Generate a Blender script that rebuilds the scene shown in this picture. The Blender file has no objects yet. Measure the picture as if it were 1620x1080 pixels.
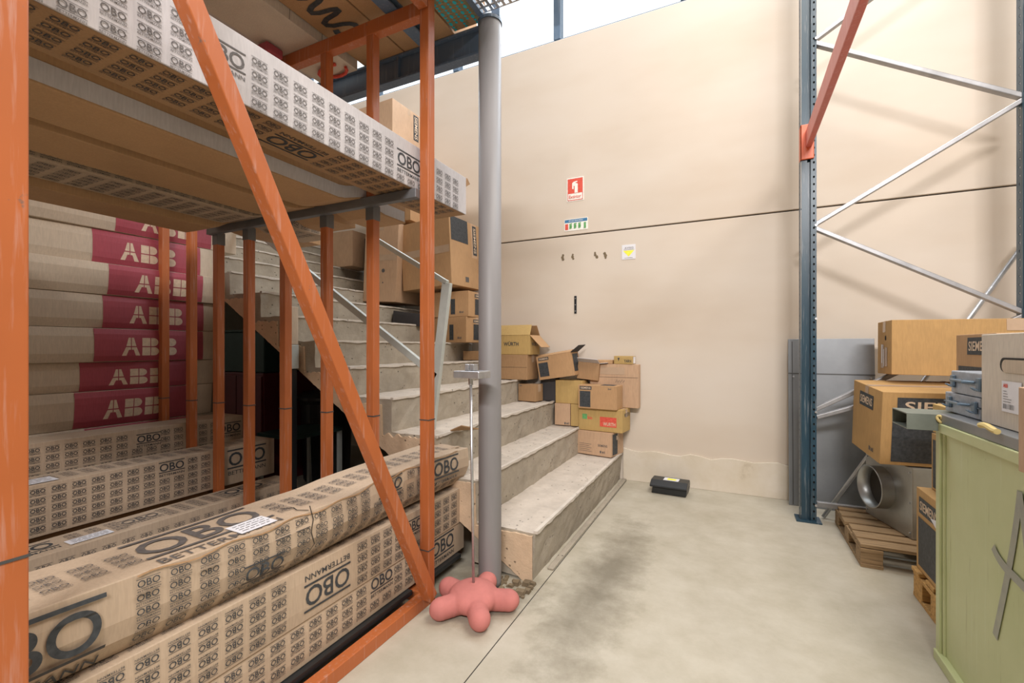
import bpy, bmesh, math, random
from mathutils import Vector, Matrix, noise, Euler
R = math.radians
random.seed(7)
S = bpy.context.scene
COL = S.collection

# ---------------------------------------------------------------- camera
A = R(25.9)
cam = bpy.data.objects.new('camera', bpy.data.cameras.new('camera'))
COL.objects.link(cam)
cam.data.lens = 16; cam.data.sensor_width = 36; cam.data.sensor_fit = 'HORIZONTAL'
cam.data.shift_y = 10 / 1620
cam.data.clip_start = 0.05
cam.location = (0, 0, 1.2); cam.rotation_euler = (R(90), 0, A)
S.camera = cam

# ---------------------------------------------------------------- light
S.view_settings.view_transform = 'Standard'
S.view_settings.look = 'None'
S.view_settings.gamma = 1
S.view_settings.use_curve_mapping = False
S.view_settings.exposure = -0.16
w = bpy.data.worlds.new('sky'); S.world = w; w.use_nodes = True
bg = w.node_tree.nodes['Background']
bg.inputs[0].default_value = (0.97, 0.98, 1.0, 1); bg.inputs[1].default_value = 2.0

def area(name, loc, rot, sx, sy, power, col):
    l = bpy.data.lights.new(name, 'AREA'); l.shape = 'RECTANGLE'; l.size = sx; l.size_y = sy
    l.energy = power; l.color = col
    o = bpy.data.objects.new(name, l); COL.objects.link(o); o.location = loc; o.rotation_euler = rot
    return o
area('window_light', (-1.2, 4.02, 4.8), (R(-62), 0, 0), 7.0, 0.9, 190, (0.80, 0.90, 1.0))
area('front_window_light', (1.1, -3.3, 4.4), (R(68), 0, R(2)), 2.6, 0.35, 430, (1.0, 0.96, 0.95))
area('roof_light', (1.2, 1.6, 5.5), (0, R(10), 0), 1.6, 3.0, 200, (1.0, 0.93, 0.86))

# ---------------------------------------------------------------- helpers
def tag(o, label=None, cat=None, group=None, kind=None):
    if label: o['label'] = label
    if cat: o['category'] = cat
    if group: o['group'] = group
    if kind: o['kind'] = kind
    return o

def empty(name, loc=(0, 0, 0), rot=(0, 0, 0), parent=None):
    o = bpy.data.objects.new(name, None); COL.objects.link(o)
    o.empty_display_size = 0.05
    o.location = loc; o.rotation_euler = rot
    if parent: o.parent = parent
    return o

class MB:
    def __init__(s): s.v = []; s.f = []
    def add(s, vs, fs):
        n = len(s.v); s.v += [tuple(v) for v in vs]; s.f += [tuple(i + n for i in f) for f in fs]; return s
    def box(s, x0, x1, y0, y1, z0, z1, M=None):
        vs = [Vector(p) for p in ((x0,y0,z0),(x1,y0,z0),(x1,y1,z0),(x0,y1,z0),(x0,y0,z1),(x1,y0,z1),(x1,y1,z1),(x0,y1,z1))]
        if M: vs = [M @ v for v in vs]
        return s.add(vs, [(0,3,2,1),(4,5,6,7),(0,1,5,4),(1,2,6,5),(2,3,7,6),(3,0,4,7)])
    def bar(s, p, q, wd, ht, side=None):
        """rectangular bar from p to q; wd measured along `side`, ht across it"""
        p = Vector(p); q = Vector(q); d = (q - p).normalized()
        if side is None: side = Vector((0,0,1)) if abs(d.z) < .9 else Vector((1,0,0))
        side = Vector(side); a = (side - d * side.dot(d)).normalized(); b = d.cross(a)
        vs = []
        for c in (p, q):
            for i, j in ((-1,-1),(1,-1),(1,1),(-1,1)): vs.append(c + a * (wd/2*i) + b * (ht/2*j))
        return s.add(vs, [(0,1,2,3),(7,6,5,4),(0,4,5,1),(1,5,6,2),(2,6,7,3),(3,7,4,0)])
    def tube(s, p, q, r, n=16, r2=None, cap=True):
        p = Vector(p); q = Vector(q); d = (q - p).normalized()
        a = d.orthogonal().normalized(); b = d.cross(a); r2 = r if r2 is None else r2
        vs = []
        for c, rr in ((p, r), (q, r2)):
            for i in range(n):
                t = 2*math.pi*i/n; vs.append(c + (a*math.cos(t) + b*math.sin(t))*rr)
        fs = [(i, (i+1) % n, n+(i+1) % n, n+i) for i in range(n)]
        if cap: fs += [tuple(range(n-1, -1, -1)), tuple(range(n, 2*n))]
        return s.add(vs, fs)
    def path(s, pts, r, n=8):
        pts = [Vector(p) for p in pts]; rings = []
        a = None
        for i, p in enumerate(pts):
            d = (pts[min(i+1, len(pts)-1)] - pts[max(i-1, 0)]).normalized()
            a = (d.orthogonal() if a is None else a - d*a.dot(d)).normalized(); b = d.cross(a)
            rings.append([p + (a*math.cos(2*math.pi*k/n) + b*math.sin(2*math.pi*k/n))*r for k in range(n)])
        vs = [v for g in rings for v in g]; fs = []
        for i in range(len(pts)-1):
            for k in range(n): fs.append((i*n+k, i*n+(k+1) % n, (i+1)*n+(k+1) % n, (i+1)*n+k))
        fs += [tuple(range(n-1, -1, -1)), tuple(range((len(pts)-1)*n, len(pts)*n))]
        return s.add(vs, fs)
    def lathe(s, prof, c=(0,0,0), n=32):
        vs = []; c = Vector(c)
        for r, z in prof:
            for i in range(n):
                t = 2*math.pi*i/n; vs.append(c + Vector((r*math.cos(t), r*math.sin(t), z)))
        fs = []
        for j in range(len(prof)-1):
            for i in range(n): fs.append((j*n+i, j*n+(i+1) % n, (j+1)*n+(i+1) % n, (j+1)*n+i))
        fs += [tuple(range(n-1, -1, -1)), tuple(range((len(prof)-1)*n, len(prof)*n))]
        return s.add(vs, fs)
    def prism(s, pts, vec):
        """closed 3-D outline pts extruded by vec"""
        n = len(pts); pts = [Vector(p) for p in pts]; vec = Vector(vec)
        return s.add(pts + [p + vec for p in pts],
                     [tuple(range(n)), tuple(range(2*n-1, n-1, -1))] + [(i, n+i, n+(i+1) % n, (i+1) % n) for i in range(n)])
    def build(s, name, mat, parent=None, bevel=0, smooth=False, seg=2, loc=None, rot=None):
        me = bpy.data.meshes.new(name); me.from_pydata(s.v, [], s.f); me.update()
        bm = bmesh.new(); bm.from_mesh(me); bmesh.ops.recalc_face_normals(bm, faces=bm.faces); bm.to_mesh(me); bm.free()
        if mat: me.materials.append(mat)
        if smooth:
            for p in me.polygons: p.use_smooth = True
        o = bpy.data.objects.new(name, me); COL.objects.link(o)
        if parent: o.parent = parent
        if loc: o.location = loc
        if rot: o.rotation_euler = rot
        if bevel:
            m = o.modifiers.new('bevel', 'BEVEL'); m.width = bevel; m.segments = seg; m.limit_method = 'ANGLE'; m.angle_limit = R(40)
        return o

# ---------------------------------------------------------------- materials
def mk(name):
    m = bpy.data.materials.new(name); m.use_nodes = True
    nt = m.node_tree; b = nt.nodes['Principled BSDF']
    return m, nt, b
def N(nt, t, **kw):
    n = nt.nodes.new(t)
    for k, v in kw.items(): setattr(n, k, v)
    return n
def coords(nt, kind='Object', scale=(1,1,1)):
    tc = N(nt, 'ShaderNodeTexCoord'); mp = N(nt, 'ShaderNodeMapping'); mp.inputs['Scale'].default_value = scale
    nt.links.new(tc.outputs[kind], mp.inputs[0]); return mp.outputs[0]
def noise_n(nt, vec, scale, detail=4, rough=.6):
    n = N(nt, 'ShaderNodeTexNoise'); n.inputs['Scale'].default_value = scale; n.inputs['Detail'].default_value = detail
    n.inputs['Roughness'].default_value = rough; nt.links.new(vec, n.inputs['Vector']); return n.outputs['Fac']
def ramp(nt, fac, stops):
    r = N(nt, 'ShaderNodeValToRGB'); e = r.color_ramp.elements
    while len(e) < len(stops): e.new(.5)
    for i, (p, c) in enumerate(stops):
        e[i].position = p; e[i].color = (*c, 1) if len(c) == 3 else c
    nt.links.new(fac, r.inputs[0]); return r.outputs[0]
def mix(nt, fac, a, b, mode='MIX'):
    m = N(nt, 'ShaderNodeMix', data_type='RGBA', blend_type=mode)
    for i, x in ((0, fac), (6, a), (7, b)):
        if hasattr(x, 'links'): nt.links.new(x, m.inputs[i])
        elif i == 0: m.inputs[0].default_value = x
        else: m.inputs[i].default_value = (*x, 1)
    return m.outputs[2]
def bump(nt, b, h, strength=.3, dist=.01):
    n = N(nt, 'ShaderNodeBump'); n.inputs['Strength'].default_value = strength; n.inputs['Distance'].default_value = dist
    nt.links.new(h, n.inputs['Height']); nt.links.new(n.outputs[0], b.inputs['Normal'])
def sc(c, k): return tuple(min(1, x*k) for x in c)

def plain(name, col, rough=.6, metal=0, var=.12, nscale=9, bmp=.06, stretch=(1,1,1)):
    m, nt, b = mk(name); v = coords(nt, scale=stretch); f = noise_n(nt, v, nscale, 5)
    c = ramp(nt, f, [(.3, sc(col, 1-var)), (.7, sc(col, 1+var))])
    nt.links.new(c, b.inputs['Base Color']); b.inputs['Roughness'].default_value = rough; b.inputs['Metallic'].default_value = metal
    if bmp: bump(nt, b, noise_n(nt, v, nscale*7, 3), bmp, .004)
    return m

def cardboard(name, col, rough=.72):
    m, nt, b = mk(name)
    v = coords(nt); big = noise_n(nt, v, 3.2, 4); fine = noise_n(nt, coords(nt, scale=(1,1,.12)), 150, 2)
    streak = noise_n(nt, coords(nt, scale=(6,6,.6)), 7, 3)
    c = ramp(nt, big, [(.3, sc(col, .86)), (.55, col), (.8, sc(col, 1.1))])
    c = mix(nt, .16, c, ramp(nt, streak, [(.35, sc(col, .88)), (.7, sc(col, 1.06))]))
    speck = ramp(nt, fine, [(.35, (.9,.9,.9)), (.65, (1,1,1))])
    c = mix(nt, 1, c, speck, 'MULTIPLY')
    nt.links.new(c, b.inputs['Base Color']); b.inputs['Roughness'].default_value = rough
    bump(nt, b, fine, .12, .002)
    return m

def painted_metal(name, col, chip=(.25,.2,.18), rough=.38, amount=.66):
    m, nt, b = mk(name); v = coords(nt)
    f = noise_n(nt, v, 14, 6, .7); big = noise_n(nt, v, 2.5, 3)
    st = noise_n(nt, coords(nt, scale=(8,8,.5)), 9, 4)
    c = ramp(nt, big, [(.3, sc(col, .88)), (.7, sc(col, 1.08))])
    c = mix(nt, ramp(nt, st, [(.55, (0,0,0)), (.75, (.35,.35,.35))]), c, sc(tuple(x*.5+.4 for x in col), 1))
    c = mix(nt, ramp(nt, f, [(amount, (0,0,0)), (amount+.05, (1,1,1))]), c, chip)
    nt.links.new(c, b.inputs['Base Color']); b.inputs['Roughness'].default_value = rough
    bump(nt, b, f, .08, .002)
    return m

def concrete(name, col, dark=.62, pits=True, scale=1.0, rough=.9):
    m, nt, b = mk(name); v = coords(nt)
    big = noise_n(nt, v, 1.7*scale, 6, .65); mid = noise_n(nt, v, 9*scale, 6, .7); fine = noise_n(nt, v, 60*scale, 3)
    c = ramp(nt, big, [(.28, sc(col, dark)), (.5, col), (.75, sc(col, 1.16))])
    c = mix(nt, .55, c, ramp(nt, mid, [(.3, sc(col, .72)), (.6, sc(col, 1.05)), (.8, sc(col, 1.2))]))
    h = mid
    if pits:
        vo = N(nt, 'ShaderNodeTexVoronoi'); vo.inputs['Scale'].default_value = 26*scale; nt.links.new(v, vo.inputs['Vector'])
        pm = N(nt, 'ShaderNodeMath', operation='MULTIPLY')
        a = ramp(nt, vo.outputs['Distance'], [(.10, (1,1,1)), (.19, (0,0,0))])
        nt.links.new(a, pm.inputs[0]); nt.links.new(ramp(nt, noise_n(nt, v, 5*scale, 3), [(.45, (0,0,0)), (.55, (1,1,1))]), pm.inputs[1])
        c = mix(nt, pm.outputs[0], c, sc(col, .42))
        hm = N(nt, 'ShaderNodeMath', operation='SUBTRACT'); nt.links.new(mid, hm.inputs[0]); nt.links.new(pm.outputs[0], hm.inputs[1]); h = hm.outputs[0]
    nt.links.new(c, b.inputs['Base Color']); b.inputs['Roughness'].default_value = rough
    bump(nt, b, h, .6, .012)
    return m

def ink(name, col, rough=.6):
    m, nt, b = mk(name); f = noise_n(nt, coords(nt), 60, 3)
    c = ramp(nt, f, [(.3, col), (.8, sc(tuple(x+.03 for x in col), 1.25))])
    nt.links.new(c, b.inputs['Base Color']); b.inputs['Roughness'].default_value = rough; return m

def wood(name, col):
    m, nt, b = mk(name); g = noise_n(nt, coords(nt, scale=(.6, 9, 9)), 9, 6, .7)
    c = ramp(nt, g, [(.3, sc(col, .45)), (.5, col), (.75, sc(col, 1.3))]); nt.links.new(c, b.inputs['Base Color'])
    b.inputs['Roughness'].default_value = .85; bump(nt, b, g, .35, .004); return m

M = {}
M['kraft'] = cardboard('kraft_card', (.50, .30, .15))
M['kraft_pink'] = cardboard('kraft_pink_card', (.56, .37, .235))
M['kraft_gold'] = cardboard('kraft_gold_card', (.50, .30, .115))
M['kraft_yellow'] = cardboard('kraft_yellow_card', (.52, .35, .13))
M['kraft_brown'] = cardboard('kraft_brown_card', (.40, .24, .12))
M['kraft_pale'] = cardboard('kraft_pale_card', (.60, .49, .37))
M['kraft_tan'] = cardboard('kraft_tan_card', (.50, .38, .27))
M['white_card'] = cardboard('white_card', (.68, .60, .50))
M['grey_card'] = cardboard('grey_card', (.58, .55, .55))
M['crimson'] = cardboard('crimson_print', (.40, .07, .095), .6)
M['black_card'] = cardboard('black_card', (.045, .042, .045))
M['ink'] = ink('black_ink', (.025, .03, .035))
M['ink_soft'] = ink('faded_ink', (.09, .08, .075))
M['ink_red'] = ink('red_ink', (.62, .07, .04))
M['ink_olive'] = ink('olive_ink', (.16, .22, .10))
M['ink_green'] = ink('green_ink', (.10, .32, .10))
M['ink_teal'] = ink('teal_ink', (.0, .35, .42))
M['ink_white'] = ink('white_ink', (.78, .76, .70))
M['ink_cream'] = ink('cream_ink', (.60, .46, .33))
M['ink_yellow'] = ink('yellow_ink', (.85, .78, .05))
M['ink_blue'] = ink('blue_ink', (.03, .16, .32))
M['paper'] = plain('white_paper', (.76, .76, .80), .5, 0, .04, 20, 0)
M['tape'] = plain('packing_tape', (.50, .36, .25), .22, 0, .08, 8, .02)
M['orange'] = painted_metal('orange_paint', (.45, .125, .036), (.20, .12, .09))
M['redbeam'] = painted_metal('red_beam_paint', (.62, .16, .13), (.35, .12, .10), .4, .74)
M['redclip'] = painted_metal('orange_connector_paint', (.72, .14, .05), (.35, .1, .05), .4, .78)
M['blue'] = painted_metal('blue_upright_paint', (.018, .055, .085), (.25, .27, .3), .35, .72)
M['blue_steel'] = painted_metal('blue_grey_steel', (.10, .15, .22), (.2, .2, .22), .4, .74)
M['bar_steel'] = plain('grey_bar_steel', (.17, .17, .175), .5, .4)
M['dark_steel'] = plain('dark_steel', (.10, .10, .10), .5, .5)
M['brace'] = plain('brace_steel', (.36, .36, .37), .42, .6, .2, 10, .04)
M['galv'] = plain('galvanised_steel', (.55, .56, .58), .35, .85, .18, 14, .05)
M['tube'] = plain('dull_green_grey_paint', (.17, .19, .16), .55, .1, .15, 10)
M['sheet'] = plain('sheet_steel', (.27, .285, .30), .42, .6, .10, 4, .03)
M['duct'] = plain('duct_steel', (.42, .43, .42), .38, .8, .15, 6, .03)
M['rail'] = plain('rail_paint', (.50, .53, .50), .45, .2, .1, 9, .03)
M['pipe'] = plain('pipe_paint', (.22, .21, .21), .5, .0, .14, 5, .05, (1, 1, .15))
M['black_plastic'] = plain('black_plastic', (.016, .018, .02), .38)
M['dark_green'] = plain('dark_green_paint', (.02, .05, .045), .5)
M['maroon'] = plain('maroon_paint', (.12, .015, .02), .45)
M['foam'] = plain('pink_foam', (.50, .17, .15), .85, 0, .12, 9, .1)
M['case'] = plain('grey_blue_case', (.36, .40, .46), .42, .3, .22, 25, .05)
M['case_dark'] = plain('case_handle_steel', (.16, .22, .28), .35, .6)
M['green'] = None
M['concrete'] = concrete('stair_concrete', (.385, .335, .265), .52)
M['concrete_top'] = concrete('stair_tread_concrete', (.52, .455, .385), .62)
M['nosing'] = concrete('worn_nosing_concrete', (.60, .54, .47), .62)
M['plaster'] = concrete('salmon_plaster', (.62, .45, .30), .8)
M['rubble'] = concrete('rubble', (.20, .15, .09), .5, True, 3)
M['wood_old'] = wood('weathered_wood', (.30, .20, .105))
M['wood_new'] = wood('pale_pallet_wood', (.52, .30, .10))
M['rope'] = plain('cream_rope', (.66, .52, .22), .9)
M['white_wrap'] = plain('white_wrap', (.62, .58, .56), .45, 0, .08, 4, .03)
M['shadow_gap'] = plain('dark_cavity', (.03, .025, .02), .9)

def green_paint():
    m, nt, b = mk('pale_green_paint'); v = coords(nt)
    big = noise_n(nt, v, 2.0, 5); st = noise_n(nt, coords(nt, scale=(9, 9, .55)), 6, 4); f = noise_n(nt, v, 34, 5, .7)
    c = ramp(nt, big, [(.3, (.47, .51, .25)), (.7, (.58, .61, .35))])
    c = mix(nt, ramp(nt, st, [(.60, (0,0,0)), (.72, (.5,.5,.5))]), c, (.58, .62, .42))
    c = mix(nt, ramp(nt, st, [(.27, (.55,.55,.55)), (.36, (0,0,0))]), c, (.26, .26, .08))
    c = mix(nt, ramp(nt, f, [(.72, (0,0,0)), (.76, (1,1,1))]), c, (.16, .14, .05))
    nt.links.new(c, b.inputs['Base Color']); b.inputs['Roughness'].default_value = .4; return m
M['green'] = green_paint()

def wall_paint():
    m, nt, b = mk('cream_wall_paint'); v = coords(nt)
    big = noise_n(nt, coords(nt, scale=(.6, 1, 1.5)), .9, 4, .55); f = noise_n(nt, v, 30, 4)
    c = ramp(nt, big, [(.3, (.60, .505, .405)), (.55, (.655, .575, .485)), (.8, (.68, .61, .535))])
    sp = noise_n(nt, v, 11, 6, .75)
    c = mix(nt, ramp(nt, sp, [(.735, (0,0,0)), (.765, (.6,.6,.6))]), c, (.36, .27, .2))
    nt.links.new(c, b.inputs['Base Color']); b.inputs['Roughness'].default_value = .55
    bump(nt, b, f, .05, .003); return m
M['wall'] = wall_paint()
M['far_wall'] = plain('unseen_wall_dark', (.30, .27, .23), .85, 0, .15, 3, .05)  # unseen walls and ceiling, toned dark to cut bounced light

def skirt_paint():
    m, nt, b = mk('peeling_skirting'); v = coords(nt)
    f = noise_n(nt, v, 4.5, 6, .65)
    c = ramp(nt, f, [(.22, (.48, .40, .29)), (.36, (.64, .56, .44)), (.66, (.70, .63, .53)), (.8, (.50, .42, .32))])
    nt.links.new(c, b.inputs['Base Color']); b.inputs['Roughness'].default_value = .8; bump(nt, b, f, .3, .01); return m
M['skirt'] = skirt_paint()

def floor_mat():
    m, nt, b = mk('floor_concrete'); v = coords(nt)
    big = noise_n(nt, v, .8, 5, .6); mid = noise_n(nt, v, 5, 7, .7); fine = noise_n(nt, v, 40, 4, .7)
    c = ramp(nt, big, [(.3, (.36, .32, .23)), (.5, (.46, .42, .33)), (.75, (.54, .50, .42))])
    c = mix(nt, .5, c, ramp(nt, mid, [(.3, (.34, .30, .22)), (.7, (.56, .52, .44))]))
    c = mix(nt, ramp(nt, fine, [(.70, (0,0,0)), (.76, (.5,.5,.5))]), c, (.2, .17, .13))
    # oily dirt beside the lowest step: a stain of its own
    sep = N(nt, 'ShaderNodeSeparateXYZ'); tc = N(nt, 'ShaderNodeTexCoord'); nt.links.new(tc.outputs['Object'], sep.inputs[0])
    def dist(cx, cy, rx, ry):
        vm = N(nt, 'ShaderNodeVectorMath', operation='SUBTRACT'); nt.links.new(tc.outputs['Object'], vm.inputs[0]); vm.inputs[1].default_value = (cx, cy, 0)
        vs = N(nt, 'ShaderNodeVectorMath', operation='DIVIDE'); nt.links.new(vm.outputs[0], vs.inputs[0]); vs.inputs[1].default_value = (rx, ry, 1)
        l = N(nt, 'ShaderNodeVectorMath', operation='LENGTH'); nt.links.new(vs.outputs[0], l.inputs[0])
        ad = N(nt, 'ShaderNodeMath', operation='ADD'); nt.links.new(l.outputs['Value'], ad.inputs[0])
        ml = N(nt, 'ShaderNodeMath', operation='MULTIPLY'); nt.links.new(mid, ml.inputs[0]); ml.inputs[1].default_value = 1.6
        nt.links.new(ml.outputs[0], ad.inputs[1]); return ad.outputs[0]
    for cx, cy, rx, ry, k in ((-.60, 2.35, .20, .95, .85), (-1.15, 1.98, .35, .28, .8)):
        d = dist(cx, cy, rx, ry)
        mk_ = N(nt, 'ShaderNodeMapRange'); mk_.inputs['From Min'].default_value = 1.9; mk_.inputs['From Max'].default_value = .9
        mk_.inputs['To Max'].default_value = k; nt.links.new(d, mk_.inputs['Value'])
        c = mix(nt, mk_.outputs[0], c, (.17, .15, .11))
    nt.links.new(c, b.inputs['Base Color']); b.inputs['Roughness'].default_value = .5
    bump(nt, b, mid, .08, .006); return m
M['floor'] = floor_mat()

def glass_mat():
    m = bpy.data.materials.new('window_glass'); m.use_nodes = True; nt = m.node_tree; nt.nodes.clear()
    o = N(nt, 'ShaderNodeOutputMaterial'); t = N(nt, 'ShaderNodeBsdfTransparent'); g = N(nt, 'ShaderNodeBsdfGlossy'); mx = N(nt, 'ShaderNodeMixShader')
    g.inputs['Roughness'].default_value = .02; mx.inputs[0].default_value = .08; t.inputs[0].default_value = (.93, .96, .97, 1)
    nt.links.new(t.outputs[0], mx.inputs[1]); nt.links.new(g.outputs[0], mx.inputs[2]); nt.links.new(mx.outputs[0], o.inputs[0]); return m
M['glass'] = glass_mat()

# ---------------------------------------------------------------- setting
WY = 4.19
floor = MB().box(-6.2, 4.2, -3.5, WY+.2, -.12, 0).build('floor', M['floor']); tag(floor, kind='structure')
# narrow sawn joint in the slab, as a thin recessed-looking strip of dirt
tag(MB().box(-.8675, -.864, -3.4, 4.15, .0, .0012).build('trim_1', M['shadow_gap']), kind='structure')
tag(MB().box(-.905, -.869, 2.3, 4.17, .0, .014).build('trim_2', M['concrete'], bevel=.006), kind='structure')
wb = empty('wall_back'); tag(wb, kind='structure')
MB().box(-6.2, 4.2, WY, WY+.2, 0, 2.277).build('panel', M['wall'], wb, bevel=.004)
MB().box(-6.2, 4.2, WY, WY+.2, 2.289, 4.2).build('panel', M['wall'], wb, bevel=.004)
MB().box(-6.2, 4.2, WY+.03, WY+.19, 2.27, 2.30).build('joint', M['shadow_gap'], wb)
MB().box(-6.2, 4.2, WY, WY+.2, 5.3, 5.7).build('lintel', M['wall'], wb)
for k, (x0, x1) in enumerate(((-6.2, -6.0), (4.0, 4.2))):
    tag(MB().box(x0, x1, -3.5, WY, 0, 5.7).build('wall_left' if k == 0 else 'wall_right', M['far_wall']), kind='structure')
tag(MB().box(-6.2, 4.2, -3.5, WY+.2, 5.7, 5.85).build('ceiling', M['far_wall']), kind='structure')
tag(MB().box(-6.2, 4.2, -3.7, -3.5, 0, 5.7).build('wall_front', M['far_wall']), kind='structure')
sk = MB()
n = 60
pts = [(-.9, 0)] + [(3.99, 0)] + [(3.99 - 4.89*i/n, .275 + .012*math.sin(i*1.7) + random.uniform(-.006, .006)) for i in range(n+1)]
sk.prism([(x, WY-.018, z) for x, z in pts], (0, .017, 0))
tag(sk.build('baseboard_back', M['skirt'], bevel=.003), kind='structure')
wi = empty('window_1', (0, WY+.1, 4.2)); tag(wi, kind='structure')
fr = MB().box(-6, 4, -.04, .04, 0, .05).box(-6, 4, -.04, .04, 1.05, 1.1); fr.build('window_frame', M['blue_steel'], wi, bevel=.004)
xs = [-5.9, -5.1, -3.9, -2.75, -1.567, -.38, .8, 2.0, 3.2, 3.95]
for x in xs: MB().box(x-.035, x+.035, -.05, .05, .05, 1.05).build('mullion', M['blue_steel'], wi, bevel=.004)
for a, b_ in zip(xs, xs[1:]): MB().box(a+.035, b_-.035, -.004, .004, .05, 1.05).build('pane', M['glass'], wi)

# ---------------------------------------------------------------- staircase
SY = 2.15
SX = [-.91, -1.255, -1.53, -1.85, -2.2, -2.5, -2.78, -3.05, -3.4, -3.72, -4.03, -4.34, -4.65, -4.96, -5.9]
SZ = [.25, .475, .69, .89, 1.07, 1.245, 1.42, 1.60, 1.77, 1.94, 2.11, 2.28, 2.45, 2.62]
def soff(x): return max(0, .555 + .63*(-1.858 - x))
stair = tag(empty('staircase', (-1, 3.2, 0)), 'broad rough concrete staircase climbing left along the cream wall', 'staircase')
def rough_prism(outline, y0, y1, ny, amp, seed):
    """outline in XZ, swept along Y with slightly crumbled edges"""
    o = []
    for i, (x, z) in enumerate(outline):
        x2, z2 = outline[(i+1) % len(outline)]
        k = max(1, int(math.hypot(x2-x, z2-z)/.05))
        for j in range(k): o.append((x+(x2-x)*j/k, z+(z2-z)*j/k))
    m = MB(); vs = []; n = len(o)
    for a in range(ny+1):
        y = y0 + (y1-y0)*a/ny
        for x, z in o:
            nv = noise.noise_vector(Vector((x*14+seed, y*12, z*14)))
            e = 0 if z < .005 else 1
            vs.append((x + nv.x*amp, y + (nv.y*amp if 0 < a else nv.y*amp*.6), z + nv.z*amp*e))
    fs = []
    for a in range(ny):
        for i in range(n): fs.append((a*n+i, a*n+(i+1) % n, (a+1)*n+(i+1) % n, (a+1)*n+i))
    fs += [tuple(range(n)), tuple(range(ny*n+n-1, ny*n-1, -1))]
    return m.add(vs, fs)
for i in range(len(SZ)):
    x0, x1, z = SX[i], SX[i+1], SZ[i]
    rt = SZ[i]-SZ[i-1] if i else .25
    ol = [(x0, z), (x1-.03, z), (x1-.03, soff(x1-.03)+.001), (x0, soff(x0)+.001)]
    if i == 0: ol = [(x0, z), (x1-.03, z), (x1-.03, .03), (x0-.02, .0), ]
    if i == len(SZ)-1: ol = [(x0, z), (x1, z), (x1, z-.25), (x0-.3, z-.25), (x0, soff(x0))]
    b = rough_prism(ol, SY, WY-.012, 34, .007, i*3.1)
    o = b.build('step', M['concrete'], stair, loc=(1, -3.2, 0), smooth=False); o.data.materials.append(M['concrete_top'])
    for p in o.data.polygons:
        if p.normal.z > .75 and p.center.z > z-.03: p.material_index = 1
    m = MB(); vs = []; K = 60
    for a in range(K+1):
        y = SY+.004 + (WY-.03-SY)*a/K; h1 = .010*noise.noise(Vector((y*13, i*2.3, 1))); h2 = .006*noise.noise(Vector((y*17, i*1.3, 5)))
        vs += [(x0-.0125, y, z+.0075+h2*.3), (x0+.0085, y, z+.0085+h2*.2), (x0+.0095, y, z-.006+h1), (x0-.0125, y, z-.008+h1)]
    fs = []
    for a in range(K):
        for q in range(4): fs.append((4*a+q, 4*a+(q+1) % 4, 4*a+4+(q+1) % 4, 4*a+4+q))
    fs += [(0,1,2,3), (4*K+3, 4*K+2, 4*K+1, 4*K)]
    m.add(vs, fs).build('nosing', M['nosing'], stair, loc=(1, -3.2, 0))
# painted plaster skin on the open side of the flight
def top_h(x):
    for i in range(len(SZ)-1, -1, -1):
        if x <= SX[i] - (.075 if i > 2 else .004): return SZ[i] - (.035 if i > 2 else .014)
    return .12
xs_ = [-.922 - .008*k for k in range(600)]; pv = []
for x in xs_:
    hx = x + .03*noise.noise(Vector((x*23, 2, 5)))
    lo = max(0.002, soff(x)) + .006*noise.noise(Vector((x*31, 3, 0))); hi = max(lo+.01, top_h(hx) + (.022 if x < -1.6 else .007)*noise.noise(Vector((x*27, 9, 7))))
    pv += [(x, SY-.013, lo), (x, SY-.013, hi), (x, SY-.001, lo), (x, SY-.001, hi)]
n_ = len(xs_); pf = []
for k in range(n_-1):
    a, b = 4*k, 4*k+4
    pf += [(a, b, b+1, a+1), (a+1, b+1, b+3, a+3), (a, a+2, b+2, b)]
MB().add(pv, pf).build('plaster_skin', M['plaster'], stair, loc=(1, -3.2, 0))['label'] = 'flaking salmon plaster on the open side'
# crumbling foundation rubble under the first step
rb = MB(); rr = random.Random(3)
for k in range(70):
    x = rr.uniform(-1.2, -.9); y = rr.uniform(1.98, 2.13); r = rr.uniform(.006, .022)
    c = Vector((x, y, r*.5)); vs = []
    for j in range(8):
        d = Vector((1 if j & 1 else -1, 1 if j & 2 else -1, 1 if j & 4 else -1)); vs.append(c + Vector((d.x*r*rr.uniform(.5, 1), d.y*r*rr.uniform(.5, 1), max(-r*.5, d.z*r*.5))))
    rb.add(vs, [(0,1,3,2),(4,6,7,5),(0,4,5,1),(2,3,7,6),(0,2,6,4),(1,5,7,3)])
tag(rb.build('concrete_rubble', M['rubble']), 'loose brown rubble and grit at the foot of the grey pipe column', 'rubble', kind='stuff')

# handrail
hr = tag(empty('handrail', (-1.71, 2.35, .69)), 'grey flat steel handrail with two sloping rails on the open side of the stairs', 'handrail')
def hp(x, z): return (x+1.71, 0, z-.69)
MB().bar(hp(-1.71, .694), hp(-1.585, 1.60), .06, .03, (1,0,0)).build('post', M['rail'], hr, bevel=.003)
MB().bar(hp(-1.585, 1.60), hp(-2.17, 1.60+.585*.575), .03, .03, (0,1,0)).add([], []).build('top_rail', M['rail'], hr, bevel=.003)
MB().bar(hp(-1.66, 1.02), hp(-3.6, 1.02+1.94*.64), .03, .045, (0,1,0)).build('lower_rail', M['rail'], hr, bevel=.003)
MB().bar(hp(-2.98, 1.603), hp(-2.98, 2.36), .045, .03, (1,0,0)).build('post', M['rail'], hr, bevel=.003)

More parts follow.
